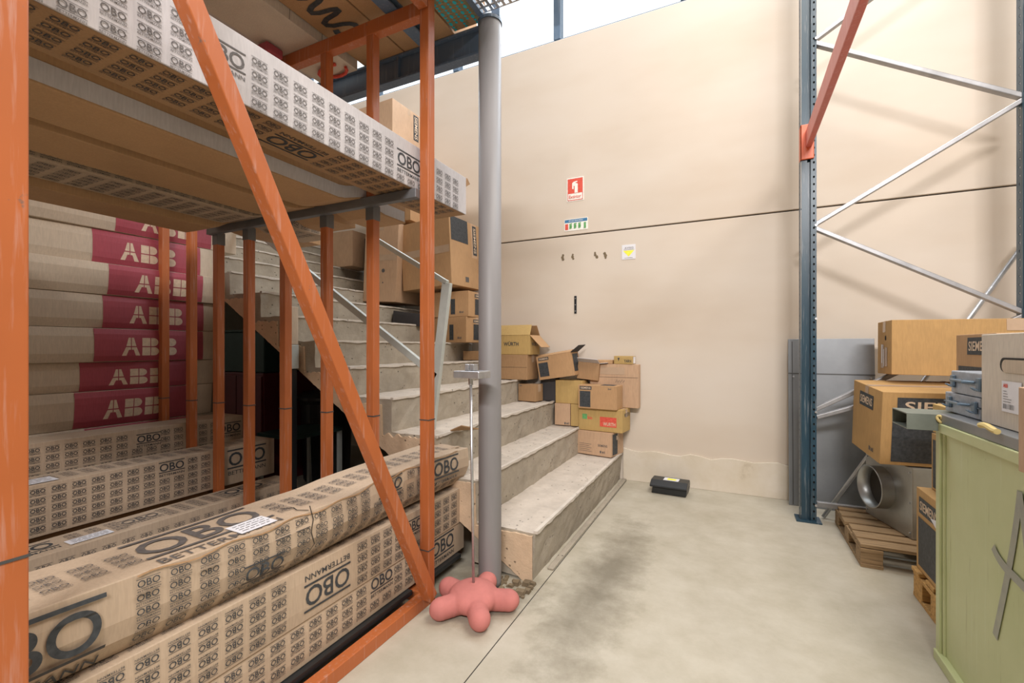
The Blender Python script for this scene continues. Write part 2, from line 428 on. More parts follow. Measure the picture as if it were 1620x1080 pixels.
# ---------------------------------------------------------------- lettering and cartons
_fc = {}
def glyphs(txt, bold=0.0, res=2):
    key = (txt, bold, res)
    if key in _fc: return _fc[key]
    cu = bpy.data.curves.new('t', 'FONT'); cu.body = txt; cu.resolution_u = res; cu.offset = bold
    cu.fill_mode = 'FRONT'
    ob = bpy.data.objects.new('t', cu); COL.objects.link(ob)
    bpy.context.view_layer.update()
    me = bpy.data.meshes.new_from_object(ob.evaluated_get(bpy.context.evaluated_depsgraph_get()))
    v = [(p.co.x, p.co.y) for p in me.vertices]; f = [tuple(q.vertices) for q in me.polygons]
    bpy.data.objects.remove(ob); bpy.data.curves.remove(cu); bpy.data.meshes.remove(me)
    x0 = min(p[0] for p in v); x1 = max(p[0] for p in v); y0 = min(p[1] for p in v); y1 = max(p[1] for p in v)
    v = [((x-x0)/(x1-x0), (y-y0)/(y1-y0)) for x, y in v]
    _fc[key] = (v, f); return _fc[key]

class Art:
    """flat artwork in metres, later laid on a face"""
    def __init__(s): s.v = []; s.f = []
    def add(s, v, f):
        n = len(s.v); s.v += v; s.f += [tuple(i+n for i in q) for q in f]; return s
    def rect(s, x0, x1, y0, y1, nx=1, ny=1):
        v = [(x0+(x1-x0)*i/nx, y0+(y1-y0)*j/ny) for j in range(ny+1) for i in range(nx+1)]
        f = [(j*(nx+1)+i, j*(nx+1)+i+1, (j+1)*(nx+1)+i+1, (j+1)*(nx+1)+i) for j in range(ny) for i in range(nx)]
        return s.add(v, f)
    def text(s, t, x0, x1, y0, y1, bold=0, res=2):
        v, f = glyphs(t, bold, res); return s.add([(x0+(x1-x0)*a, y0+(y1-y0)*b) for a, b in v], f)
    def stroke(s, pts, wd):
        n = len(pts); L = []; Rr = []
        for i in range(n):
            a = Vector(pts[max(i-1, 0)]); b = Vector(pts[min(i+1, n-1)]); d = (b-a).normalized(); p = Vector(pts[i])
            q = Vector((-d.y, d.x))*wd/2; L.append(tuple(p+q)); Rr.append(tuple(p-q))
        return s.add(L+Rr, [(i, i+1, n+i+1, n+i) for i in range(n-1)])
    def disc(s, cx, cy, rx, ry, n=12):
        return s.add([(cx+rx*math.cos(2*math.pi*i/n), cy+ry*math.sin(2*math.pi*i/n)) for i in range(n)], [tuple(range(n))])
    def merge(s, o, dx=0, dy=0, k=1.0, flip=False):
        g = -1 if flip else 1
        return s.add([(dx+g*k*x, dy+g*k*y) for x, y in o.v], o.f)

def logo(res=2, small=True):
    """unit-wide mark: rule, OBO, rule, BETTERMANN"""
    a = Art(); th = .025 if small else .035; nx = 1 if small else 10
    a.rect(-.5, .5, .27, .27+th, nx); a.rect(-.5, .5, -.15, -.15+th, nx)
    a.text('OBO', -.47, .47, -.09, .235, .008 if small else .012, res)
    a.text('BETTERMANN', -.48, .48, -.30, -.205, .004, 1 if small else 2)
    return a
LOGO_S = None

class Face:
    """maps face coordinates (s,t) in metres from the face centre to a point on the carton"""
    def __init__(s, which, sz, bulge, warp):
        s.w = which; s.sz = sz; s.b = bulge; s.warp = warp
        W, D, H = sz
        s.dim = {'front': (W, H), 'back': (W, H), 'left': (D, H), 'right': (D, H), 'top': (W, D), 'bottom': (W, D)}[which]
    def pt(s, a, b, off=0):
        W, D, H = s.sz; w_, h_ = s.dim
        u = max(-1, min(1, 2*a/w_)); v = max(-1, min(1, 2*b/h_))
        k = s.b*(1-u**4)*(1-v**4)
        o = k+off
        if s.w == 'front': p = Vector((a, -D/2-o, H/2+b))
        elif s.w == 'back': p = Vector((-a, D/2+o, H/2+b))
        elif s.w == 'right': p = Vector((W/2+o, a, H/2+b))
        elif s.w == 'left': p = Vector((-W/2-o, -a, H/2+b))
        elif s.w == 'top': p = Vector((a, b, H+k*.15+off))
        else: p = Vector((-a, b, -o*0.3))
        return s.warp(p) if s.warp else p

def grid_face(face, nx, ny):
    w_, h_ = face.dim
    v = [face.pt(-w_/2 + w_*i/nx, -h_/2 + h_*j/ny) for j in range(ny+1) for i in range(nx+1)]
    f = [(j*(nx+1)+i, j*(nx+1)+i+1, (j+1)*(nx+1)+i+1, (j+1)*(nx+1)+i) for j in range(ny) for i in range(nx)]
    return v, f

class Carton:
    def __init__(s, name, label, size, loc, rot=(0,0,0), mat='kraft', bulge=.002, warp=None, cat='box', group=None,
                 tape=True, nlen=None, open_top=False, bev=.0025):
        s.sz = size; s.bulge = bulge; s.warp = warp; s.root = empty(name, loc, rot); tag(s.root, label, cat, group)
        W, D, H = size
        m = MB(); nx = max(4, int(W/.06)) if nlen is None else 8; ny = nlen or max(4, int(D/.06)); nz = max(4, int(H/.05))
        cnt = {'front': (nx, nz), 'back': (nx, nz), 'left': (ny, nz), 'right': (ny, nz), 'top': (nx, ny), 'bottom': (nx, ny)}
        for k, (a, b) in cnt.items():
            if open_top and k == 'top': continue
            m.add(*grid_face(Face(k, size, bulge, warp), a, b))
        me = bpy.data.meshes.new('body'); me.from_pydata(m.v, [], m.f)
        bm = bmesh.new(); bm.from_mesh(me); bmesh.ops.remove_doubles(bm, verts=bm.verts, dist=.0004); bmesh.ops.recalc_face_normals(bm, faces=bm.faces)
        bm.to_mesh(me); bm.free(); me.materials.append(M[mat])
        o = bpy.data.objects.new('body', me); COL.objects.link(o); o.parent = s.root; s.body = o
        if open_top:
            md = o.modifiers.new('thick', 'SOLIDIFY'); md.thickness = .004; md.offset = -1
        if bev:
            md = o.modifiers.new('bevel', 'BEVEL'); md.width = bev; md.segments = 2; md.limit_method = 'ANGLE'; md.angle_limit = R(50)
        if tape and not open_top:
            # tape runs along the longer side of the top and down both ends
            tw = .025
            if D >= W:
                s.put('top', Art().rect(-tw, tw, -D/2+.003, D/2-.003, 2, 12), 'tape', 'tape', .0012)
                for f in ('front', 'back'): s.put(f, Art().rect(-tw, tw, H/2-.07 if H > .1 else 0, H/2-.003, 2, 2), 'tape', 'tape', .0012)
            else:
                s.put('top', Art().rect(-W/2+.003, W/2-.003, -tw, tw, 12, 2), 'tape', 'tape', .0012)
                for f in ('left', 'right'): s.put(f, Art().rect(-tw, tw, H/2-.07 if H > .1 else 0, H/2-.003, 2, 2), 'tape', 'tape', .0012)
    def put(s, face, art, mat, name='printed_mark', off=.0016, rot=0):
        F = Face(face, s.sz, s.bulge, s.warp); c, q = math.cos(rot), math.sin(rot)
        vs = [F.pt(a*c-b*q, a*q+b*c, off) for a, b in art.v]
        m = MB().add(vs, art.f); me = bpy.data.meshes.new(name); me.from_pydata(m.v, [], m.f); me.update(); me.materials.append(M[mat])
        o = bpy.data.objects.new(name, me); COL.objects.link(o); o.parent = s.root; return o
    def seam(s, face, b, horiz=True):
        w_, h_ = Face(face, s.sz, 0, None).dim
        a = Art().rect(-w_/2+.002, w_/2-.002, b-.0012, b+.0012, 8, 1) if horiz else Art().rect(b-.0012, b+.0012, -h_/2+.002, h_/2-.002, 1, 8)
        return s.put(face, a, 'shadow_gap', 'seam', .0009)
    def flap(s, edge, length, angle, mat='kraft', inset=.0):
        """open lid flap hinged on a top edge; angle 0 = lying flat outward-up vertical, measured from vertical outward"""
        W, D, H = s.sz; t = .004; ca, sa = math.cos(angle), math.sin(angle)
        if edge in ('front', 'back'):
            g = -1 if edge == 'front' else 1
            p = [(-W/2+inset, g*D/2, H), (W/2-inset, g*D/2, H), (W/2-inset-.006, g*(D/2+sa*length), H+ca*length), (-W/2+inset+.006, g*(D/2+sa*length), H+ca*length)]
            nrm = Vector((0, g*ca, -sa))*t
        else:
            g = -1 if edge == 'left' else 1
            p = [(g*W/2, -D/2+inset, H), (g*W/2, D/2-inset, H), (g*(W/2+sa*length), D/2-inset-.006, H+ca*length), (g*(W/2+sa*length), -D/2+inset+.006, H+ca*length)]
            nrm = Vector((g*ca, 0, -sa))*t
        return MB().prism(p, nrm).build('flap', M[mat], s.root)

LS = logo(1, True); LM = logo(2, True); LB = logo(3, False); LB2 = logo(8, False)
def logo_grid(s0, s1, t_list, pitch=.0755, wd=.056, art=None, skip=(), jit=0):
    a = Art(); art = art or LM; s_ = s0 + pitch/2
    while s_ + pitch/2 <= s1 + 1e-6:
        for t in t_list:
            if any(x0 < s_ < x1 and y0 < t < y1 for x0, x1, y0, y1 in skip): continue
            a.merge(art, s_, t, wd)
        s_ += pitch
    return a

def long_warp(sag, sway, L, zlo=0):
    def f(p):
        y = p.y/L*2
        return Vector((p.x + sway*math.sin(p.y*2.1+p.z*3), p.y, p.z - sag*(1-y*y) + .004*noise.noise(Vector((p.x*5, p.y*3.3, p.z*4)))))
    return f

# ================================================================ left storage rack
RX = -1.30; RY = 1.76
rack = tag(empty('storage_rack', (-2.4, 1.08, 0)), 'tall welded orange steel rack with slim vertical dividers holding long cartons', 'rack')
OFF = Vector((2.4, -1.08, 0))
def rl(p): return Vector(p) + OFF
def rpart(name, p, q, w_, h_, mat='orange', side=None, bevel=.003):
    return MB().bar(rl(p), rl(q), w_, h_, side).build(name, M[mat], rack, bevel=bevel)
rpart('upright', (RX, RY, .055), (RX, RY, 2.86), .05, .05)
rpart('upright', (RX, .375, 0), (RX, .375, 2.86), .05, .05)
rpart('diagonal_brace', (RX+.052, 1.71, .06), (RX+.052, .42, 2.60), .05, .05, side=(1,0,0))
rpart('base_beam', (RX, -.3, .027), (RX, 1.79, .027), .05, .054, side=(1,0,0))
rpart('base_beam', (-1.33, RY, .027), (-3.9, RY, .027), .05, .05, side=(0,1,0))
rpart('top_beam', (RX, .4, 2.81), (RX, RY-.03, 2.81), .05, .055, side=(1,0,0))
rpart('top_beam', (RX-.025, RY, 2.80), (-3.9, RY, 2.80), .05, .07, side=(0,1,0))
DX = [-1.635, -1.957, -2.28, -2.60, -2.894, -3.18, -3.50]
for x in DX:
    d = rpart('divider', (x, RY, .054), (x, RY, 2.765), .046, .046)
    MB().bar(rl((x, RY, .855)), rl((x, RY, .861)), .049, .049).build('weld_seam', M['dark_steel'], rack)
    if x > -3: MB().box(-.0255, .0255, -.0255, .0255, 1.84, 1.915).build('bracket', M['bar_steel'], rack, bevel=.002, loc=rl((x, RY, 0)))
for x, y in ((RX, RY), ):
    for z in (.25, .86): MB().bar(rl((x, y, z)), rl((x, y, z+.005)), .053, .053).build('weld_seam', M['dark_steel'], rack)
MB().bar(rl((RX, .375, .78)), rl((RX, .375, .786)), .053, .053).build('weld_seam', M['dark_steel'], rack)
rpart('shelf_bar', (RX-.025, RY-.038, 1.922), (-2.93, RY-.038, 1.922), .034, .044, 'bar_steel', (0,1,0))
rpart('shelf_bar', (RX-.025, .34, 1.922), (-3.9, .34, 1.922), .034, .044, 'dark_steel', (0,1,0))
rpart('base_beam', (-1.33, .375, .027), (-3.9, .375, .027), .05, .05, side=(0,1,0))
for x in (-1.635, -2.6, -3.5): rpart('divider', (x, .375, .054), (x, .375, 2.765), .04, .04)
rpart('top_beam', (RX-.025, .375, 2.80), (-3.9, .375, 2.80), .05, .07, side=(0,1,0))
# ground boards
tag(MB().box(-3.86, -1.34, -.2, 1.70, .055, .075).box(-3.86, -1.34, 1.82, 2.12, .055, .075).build('base_board', M['black_plastic']), 'black board lying on the base of the orange rack under the long cartons', 'board')

def longbox(label, x0, x1, y0, y1, z0, z1, mat, bulge=.004, sag=0, sway=0, tape=False, group='long printed cartons on the orange rack', ext=None, nl=56):
    L = y1-y0
    w_ = long_warp(sag, sway, L) if (sag or sway or ext) else None
    if ext:
        base = w_
        w_ = lambda p, b=base: ext(b(p))
    c = Carton('long_carton', label, (x1-x0, L, z1-z0), ((x0+x1)/2, (y0+y1)/2, z0), mat=mat, bulge=bulge, warp=w_, tape=tape, nlen=nl, group=group)
    c.y0 = y0; c.y1 = y1; c.cy = (y0+y1)/2; return c

# -- front stack, three cartons (seen from the aisle)
T4 = [.066, .022, -.022, -.066]
# C bottom
c = longbox('lowest of the three front long cartons, printed rows of small black marks', -1.60, -1.365, -.35, 2.19, .0765, .232, 'kraft_tan', group=None)
def yy(c, y): return y - c.cy
H = .155
T3 = [.05, .006, -.038]
c.put('right', logo_grid(yy(c, -.3), yy(c, 1.86), T3, art=LM, skip=((yy(c,1.43), yy(c,1.61), 0, .1),)), 'ink', 'printed_logos')
big = Art().merge(LB, yy(c, 1.98), .004, .21)
c.put('right', big, 'ink', 'printed_logo'); c.put('right', Art().merge(LB, yy(c, 1.52), .04, .14), 'ink', 'printed_logo')
c.put('right', logo_grid(yy(c, 2.10), yy(c, 2.17), T3), 'ink_soft', 'printed_logos')
c.put('front', Art().merge(LB, 0, 0, .18), 'ink', 'printed_logo')
# B middle, upside down
c = longbox('middle of the three front long cartons, its lettering upside down', -1.60, -1.36, -.35, 2.165, .234, .425, 'kraft_tan', group=None, sag=.0)
fl = lambda art: Art().merge(art, 0, 0, 1, True)
SB = Art(); SB.add([(-x, -y) for x, y in LM.v], LM.f); RLB = Art(); RLB.add([(-x, -y) for x, y in LB.v], LB.f)
c.put('right', logo_grid(yy(c, -.3), yy(c, 2.15), T4, art=SB, skip=((yy(c, 1.09), yy(c, 1.36), -.08, .08), (yy(c, 1.64), yy(c, 1.82), -.03, .08))), 'ink', 'printed_logos')
c.put('right', Art().merge(RLB, yy(c, 1.227), .0, .215), 'ink', 'printed_logo')
c.put('right', Art().merge(LB, yy(c, 1.73), .025, .13), 'ink', 'printed_logo')
c.put('top', logo_grid(yy(c, -.3), yy(c, 2.15), [-.04, -.08], art=LS), 'ink_soft', 'printed_logos', rot=R(90))
# A top, battered and sagging
def batter(p):
    q = p.copy()
    q.z += -.022*math.exp(-((p.y+.05)/.5)**2) - .01*math.exp(-((p.y-.35)/.12)**2)*(1 if p.z > .12 else 0)
    if p.x > 0: q.x += .012*math.sin(p.y*6)*min(1, p.z/.1)*(.5 if p.z > .15 else 1) - .05*max(0, (.07-p.z))/.07
    if p.y > 1.15: q.z -= .05*(p.y-1.15)*(1 if p.x > 0 else .3)
    return q
c = longbox('battered top carton of the front stack with torn corners and a large dark logo', -1.605, -1.35, -.35, 2.20, .445, .645, 'kraft_tan', group=None, bulge=.008, ext=batter, nl=140)
sk_ = ((yy(c, .25), yy(c, .575), -.1, .1), (yy(c, .885), yy(c, 1.04), -.07, .0), (yy(c, 1.47), yy(c, 1.65), .0, .1), (yy(c, 1.86), yy(c, 2.13), -.05, .1))
c.put('right', logo_grid(yy(c, -.3), yy(c, 2.17), [.072, .036, 0, -.036, -.072], art=LM, wd=.054, skip=sk_), 'ink', 'printed_logos', off=.003)
c.put('right', Art().merge(LB2, yy(c, .405), -.004, .30), 'ink', 'printed_logo', off=.005)
c.put('right', Art().merge(LB, yy(c, .96), -.035, .134), 'ink', 'printed_logo', off=.003)
c.put('right', Art().merge(LB, yy(c, 1.56), .045, .16), 'ink', 'printed_logo', off=.003)
c.put('right', Art().merge(LB, yy(c, 1.985), .02, .22), 'ink', 'printed_logo', off=.003)
c.put('top', logo_grid(yy(c, -.3), yy(c, 2.17), [.03, -.01, -.05], art=LM, wd=.056, skip=((yy(c, .66), yy(c, 1.06), -.1, .1),)), 'ink_soft', 'printed_logos', off=.003, rot=R(90))
c.put('top', Art().merge(LB, yy(c, .86), -.01, .37), 'ink_soft', 'printed_logo', off=.003, rot=R(90))
def paper_label(c, face, s0, s1, t0, t1, rot=0, name='paper_label', off=.004):
    c.put(face, Art().rect(s0, s1, t0, t1, 4, 2), 'paper', name, off, rot)
    a = Art(); rr = random.Random(int(abs(s0*1e4))); n = 4
    for k in range(n):
        y = t1 - (t1-t0)*(k+1)/(n+1); x = s0+.1*(s1-s0)
        while x < s1-.12*(s1-s0):
            l = rr.uniform(.06, .2)*(s1-s0); a.rect(x, min(x+l, s1-.06*(s1-s0)), y-.0015, y+.0015); x += l+.04*(s1-s0)
    c.put(face, a, 'ink_soft', 'label_print', off+.001, rot)
paper_label(c, 'top', yy(c, .90), yy(c, 1.02), -.115, -.03, rot=R(90))
tr = Art().stroke([(yy(c,1.13), .12), (yy(c,1.14), .07), (yy(c,1.125), .03), (yy(c,1.14), -.02), (yy(c,1.13), -.06)], .004)
c.put('right', tr, 'shadow_gap', 'tear', .004)
c.put('top', Art().stroke([(yy(c,1.13), -.126), (yy(c,1.11), -.09), (yy(c,1.12), -.06), (yy(c,1.09), -.03)], .005), 'shadow_gap', 'tear', .004, rot=R(90))
c.put('right', Art().stroke([(yy(c, y), .094+.006*math.sin(y*31)) for y in [.62+.03*i for i in range(50)]], .004), 'kraft_brown', 'worn_edge', .0035)
tl = MB().prism([(.0, 1.17, .175), (.06, 1.19, .19), (.10, 1.24, .20), (.07, 1.265, .195), (-.02, 1.25, .185)], (0, .0, .004)); tl.build('torn_flap', M['kraft_tan'], c.root)
MB().prism([(.095, 1.26, .10), (.115, 1.285, .16), (.12, 1.29, .09), (.105, 1.275, .04)], (.004, .0, .0)).build('film_scrap', M['white_wrap'], c.root)

# -- second row low carton with a white label on top
c = longbox('low long carton with a white label on top, behind the front stack', -2.862, -2.64, -.35, 2.13, .0765, .315, 'kraft_tan', group=None)
c.put('top', logo_grid(yy(c, -.3), yy(c, 2.1), [.06, .02, -.02, -.06], art=LS, skip=((yy(c, 1.19), yy(c, 1.37), -.1, .1), (yy(c, .72), yy(c, .96), -.1, .1), (yy(c, 1.71), yy(c, 1.97), -.1, .1))), 'ink_soft', 'printed_logos', rot=R(90))
c.put('top', Art().merge(LB, yy(c, 1.28), 0, .17), 'ink_soft', 'printed_logo', rot=R(90))
c.put('top', Art().merge(LB, yy(c, .84), 0, .22), 'ink', 'printed_logo', rot=R(90))
c.put('top', Art().merge(LB, yy(c, 1.84), 0, .25), 'ink', 'printed_logo', rot=R(90))
c.put('right', logo_grid(yy(c, -.3), yy(c, 2.1), T4, art=LS), 'ink_soft', 'printed_logos')
paper_label(c, 'top', yy(c, .97), yy(c, 1.13), -.085, -.015, rot=R(90))
# -- third row
lowc = Carton('long_carton', 'plain low carton under the middle printed carton at the dividers', (.15, 2.3, .2355), (-3.06, .85, .0765), mat='kraft_brown', nlen=30, tape=False)
c = longbox('middle long carton with five rows of small marks and a label at its near end', -3.145, -2.93, -.35, 2.17, .3135, .558, 'kraft_tan', group=None)
T5 = [.088, .044, 0, -.044, -.088]
c.put('right', logo_grid(yy(c, -.3), yy(c, 1.86), T5, art=LM, skip=((yy(c, .68), yy(c, .92), -.2, .2), (yy(c, 1.435), yy(c, 1.59), .02, .1))), 'ink', 'printed_logos')
c.put('right', Art().merge(LB, yy(c, .80), 0, .20), 'ink', 'printed_logo')
c.put('right', Art().merge(LB, yy(c, 1.513), .07, .135), 'ink', 'printed_logo')
c.put('right', Art().merge(LB, yy(c, 1.97), .02, .27), 'ink', 'printed_logo')
c.put('top', logo_grid(yy(c, -.3), yy(c, 2.1), [.04, 0, -.04], art=LS), 'ink_soft', 'printed_logos', rot=R(90))
paper_label(c, 'top', yy(c, .80), yy(c, 1.03), -.09, .02, rot=R(90))
# -- fourth row
Carton('long_carton', 'plain low carton under the rearmost printed carton by the crimson stack', (.23, 2.4, .37), (-3.335, .92, .0765), mat='kraft_brown', nlen=30, tape=False)
c = longbox('rearmost printed long carton lying in front of the crimson stack', -3.45, -3.22, -.35, 2.13, .4485, .71, 'kraft_tan', group=None)
T4b = [.09, .045, 0, -.045, -.09]
c.put('right', logo_grid(yy(c, -.3), yy(c, 2.1), T4b, art=LM, skip=((yy(c, 1.46), yy(c, 1.61), .0, .1), (yy(c, 1.95), yy(c, 2.12), -.05, .1))), 'ink', 'printed_logos')
c.put('right', Art().merge(LB, yy(c, 1.535), .06, .13), 'ink', 'printed_logo')
c.put('right', Art().merge(LB, yy(c, 2.03), .04, .17), 'ink', 'printed_logo')
MB().prism([(.117, -.50, .20), (.117, -.36, .22), (.119, -.38, .26), (.118, -.48, .262)], (.003, 0, 0)).build('plastic_wrap', M['white_wrap'], c.root)

# -- crimson ABB stack
edges = [.3, .51, .71, .933, 1.112, 1.323, 1.533, 1.73, 1.94, 2.15]
shift = [0, 0, .012, -.006, .015, .0, .03, -.01, .0, .0]
ends = [2.13, 2.13, 2.10, 2.13, 2.15, 2.17, 2.19, 2.13, 2.30, 2.2]
patch = [(1.30, 1.95), (1.35, 1.98), (1.30, 1.93), (1.33, 1.94), (1.385, 2.03), (1.44, 2.05), (1.46, 2.02), (1.39, 2.02), (1.50, 2.10), (1.42, 2.0)]
names = ['lowest hidden', 'second from the bottom', 'pink topped lowest visible', 'second visible from below', 'third visible from below', 'middle', 'protruding bright topped', 'third from the top', 'second from the top', 'topmost']
Carton('long_carton', 'plain long carton on the floor under the crimson printed stack', (.3, 2.3, .222), (-3.71, 1.0, .0765), mat='kraft_brown', nlen=30, tape=False)
for k in range(9):
    z0, z1 = edges[k]+.0015, edges[k+1]-.0015; dx = shift[k]
    L = ends[k]+.25
    nm = ['bottom', 'second', 'third', 'fourth', 'fifth', 'sixth', 'seventh', 'eighth', 'ninth'][k]
    c = Carton('long_carton', 'long kraft carton with crimson end band, %s from the bottom of the stack' % nm, (.30, L, z1-z0), (-3.70+dx, -.25+L/2, z0),
               mat='kraft_pale', bulge=.016, warp=(lambda p, q=k: Vector((p.x + .012*math.sin(p.y*2.2+q*1.7) + (.02*(p.z/.2-.5) if q in (2, 6) else 0), p.y, p.z))), tape=False, nlen=50,
               group=None)
    cy = -.25+L/2; H = z1-z0; p0, p1 = patch[k]
    c.put('right', Art().rect(p0-cy, p1-cy, -H/2+.002, H/2-.002, 12, 6), 'crimson', 'crimson_band', .0015)
    c.put('top', Art().rect(-.148, .148, p0-cy, p1-cy, 6, 12), 'crimson', 'crimson_band', .0015)
    # stencil letters: solid shapes cut by a thin cross
    a = Art(); s0 = p0+.14-cy; hh = .058 if H > .19 else .05; tz = -.01
    g = .0035
    for q, ch in enumerate('ABB'):
        x = s0 + q*.112
        if ch == 'A':
            a.add([(x, -hh+tz), (x+.025, -hh+tz), (x+.037, -.02+tz), (x+.048, -.02+tz), (x+.048, -g+tz), (x+.021, -g+tz)], [tuple(range(6))])
            a.add([(x+.023, g+tz), (x+.048, g+tz), (x+.048, hh+tz), (x+.036, hh+tz)], [tuple(range(4))])
            a.add([(x+.053, -.02+tz), (x+.064, -.02+tz), (x+.076, -hh+tz), (x+.101, -hh+tz), (x+.080, -g+tz), (x+.053, -g+tz)], [tuple(range(6))])
            a.add([(x+.053, g+tz), (x+.078, g+tz), (x+.065, hh+tz), (x+.053, hh+tz)], [tuple(range(4))])
        else:
            a.rect(x, x+.046, g+tz, hh+tz, 3, 2); a.rect(x, x+.046, -hh+tz, -g+tz, 3, 2)
            for sgn in (1, -1):
                pts = [(x+.051, sgn*g+tz)] + [(x+.070+.028*math.cos(t), tz+sgn*(g+(hh-g)/2*(1+math.sin(t)))) for t in [-math.pi/2+math.pi*i/10 for i in range(11)]] + [(x+.051, sgn*hh+tz)]
                if sgn > 0: pts = [(px-.004 if px > x+.06 else px, py) for px, py in pts]
                a.add(pts, [tuple(range(len(pts)))])
    c.put('right', a, 'ink_cream', 'printed_letters', .0028)

# -- upper level
def sagbar(p):
    return p
c = longbox('long pale carton with grey printed logos on the front of the upper shelf', -1.575, -1.35, -.35, 2.19, 1.948, 2.155, 'grey_card', group=None, bulge=.003)
c.put('bottom', Art().rect(-.109, .109, -1.265, 1.265, 6, 40), 'kraft_brown', 'bottom_panel', .003)
T4u = [.042, -.001, -.044, -.086]
c.put('right', logo_grid(yy(c, -.3), yy(c, 2.18), T4u, art=LM, wd=.055, skip=((yy(c, .75), yy(c, .905), -.1, .1), (yy(c, 1.59), yy(c, 1.79), -.065, .1))), 'ink_soft', 'printed_logos')
c.put('right', Art().merge(LB, yy(c, .83), .005, .14), 'ink_soft', 'printed_logo')
c.put('right', Art().merge(LB, yy(c, 1.685), -.01, .17), 'ink', 'printed_logo')

c.put('bottom', logo_grid(yy(c, -.3), yy(c, 2.18), [.075, .03, -.015, -.06], art=LM, wd=.056, skip=((yy(c, 1.05), yy(c, 1.28), -.2, .2),)), 'ink', 'printed_logos', rot=R(90), off=.009)
c.put('bottom', Art().merge(LB, yy(c, 1.17), 0, .21, True), 'ink', 'printed_logo', rot=R(90), off=.009)
MB().prism([(.105, 1.262, .15), (.12, 1.30, .18), (.118, 1.275, .205), (.10, 1.262, .207)], (-.004, 0, 0)).build('torn_flap', M['kraft_brown'], c.root)

def sag_over(p_c):
    """slumps a few centimetres between the shelf bars"""
    def f(p):
        y = p.y + p_c
        d = min(abs(y-1.722), 1.4)
        d2 = min(abs(y-.34), 1.4)
        k = min(1, min(d, d2)/.14)
        return Vector((p.x, p.y, p.z - .046*k*(1 - .25*min(1, p.z/.25))))
    return f
for x0, x1, lab, mt, zt, y1 in ((-1.925, -1.665, 'plain long brown carton slumping on the upper shelf behind the pale one', 'kraft', 2.22, 2.05),
                        (-2.245, -1.99, 'second plain brown carton on the upper shelf, with a dark gap before it', 'kraft', 2.18, 2.0)):
    cy = (-.35+y1)/2
    c = Carton('long_carton', lab, (x1-x0, y1+.35, zt-1.947), ((x0+x1)/2, cy, 1.947), mat=mt, warp=sag_over(cy), nlen=64, tape=False, bulge=.003, group=None)
    if x1 > -1.7: c.put('right', Art().rect(-(y1+.35)/2+.01, (y1+.35)/2-.01, -.13, -.075, 60, 2), 'grey_card', 'pale_side_strip', .002)  # pale strip low along the carton's right side
cy = (-.35+2.13)/2
c = Carton('long_carton', 'printed long carton on the upper shelf with rows of dark marks underneath', (.27, 2.48, .22), (-2.45, cy, 1.947), mat='kraft_tan', warp=sag_over(cy), nlen=64, tape=False, group=None)
c.put('right', logo_grid(-1.2, 1.2, [-.085, -.04], art=LM, wd=.062), 'ink', 'printed_logos')
c.put('bottom', logo_grid(-1.2, 1.2, [.09, .045, 0, -.045, -.09], art=LM, wd=.055), 'ink', 'printed_logos', rot=R(90), off=.008)
MB().bar((-.1, 1.235, .0), (.135, 1.245, .06), .06, .004, (0,0,1)).build('silver_wrap', M['galv'], c.root)
cy = (-.35+2.30)/2
def sag5(p, c0=cy):
    d = min(abs(p.y+c0-1.722), abs(p.y+c0-.34)); return Vector((p.x, p.y, p.z - .075*min(1, max(0, d-.03)/.12)*(1 if p.y+c0 < 1.72 else .3)))
c = Carton('long_carton', 'rear plain brown carton slumping lowest on the upper shelf', (.25, 2.65, .13), (-2.745, cy, 1.947), mat='kraft', tape=False, nlen=64, warp=sag5)

# ================================================================ steel column, beam, upper deck
pc = tag(empty('pipe_column', (-1.107, 2.024, 0)), 'round grey steel pipe column at the foot of the stairs', 'column')
m = MB().lathe([(.058, 0), (.058, .03), (.0575, .8), (.0575, 2.84)], n=40); m.build('pipe', M['pipe'], pc, smooth=False)
for p in pc.children: 
    for q in p.data.polygons: q.use_smooth = len(q.vertices) == 4
MB().lathe([(.062, 2.835), (.062, 2.85)], n=32).build('cap_plate', M['blue_steel'], pc)
MB().box(.015, .06, -.012, .0, 2.85, 3.5).build('flange', M['blue_steel'], pc)
sb = tag(empty('steel_beam', (-2.6, 2.09, 2.737)), 'blue grey steel beam running from the pipe column behind the rack', 'beam')
b = MB().box(-1.4, 1.43, -.03, .03, 0, .012).box(-1.4, 1.43, -.03, .03, .134, .146).box(-1.4, 1.43, -.006, .006, .012, .134)
b.build('beam_profile', M['blue_steel'], sb, bevel=.002)
MB().box(.86, .875, -.029, -.006, .0125, .1335).build('stiffener', M['blue_steel'], sb)
jb = tag(empty('roof_joist', (-1.50, 1.1, 2.765)), 'blue grey steel joist crossing under the top cartons', 'joist')
MB().box(-.035, .035, -1.2, .92, 0, .008).box(-.035, .035, -1.2, .92, .036, .044).box(-.006, .006, -1.2, .92, .008, .036).build('joist_profile', M['blue_steel'], jb)
jb.location.z = 2.839

def topbox(label, x0, x1, y0, y1, z0, z1, mat, bulge=.004, tape=False):
    return Carton('flat_carton', label, (x1-x0, y1-y0, z1-z0), ((x0+x1)/2, (y0+y1)/2, z0), mat=mat, bulge=bulge, nlen=24, tape=tape, group=None)
ta = topbox('plain brown carton on top of the rack next to the teal spotted one', -1.68, -1.345, .3, 2.3, 2.885, 3.1, 'kraft')
tb = topbox('large carton on top of the rack with black cursive lettering underneath', -1.985, -1.69, .1, 2.27, 2.885, 3.12, 'kraft')
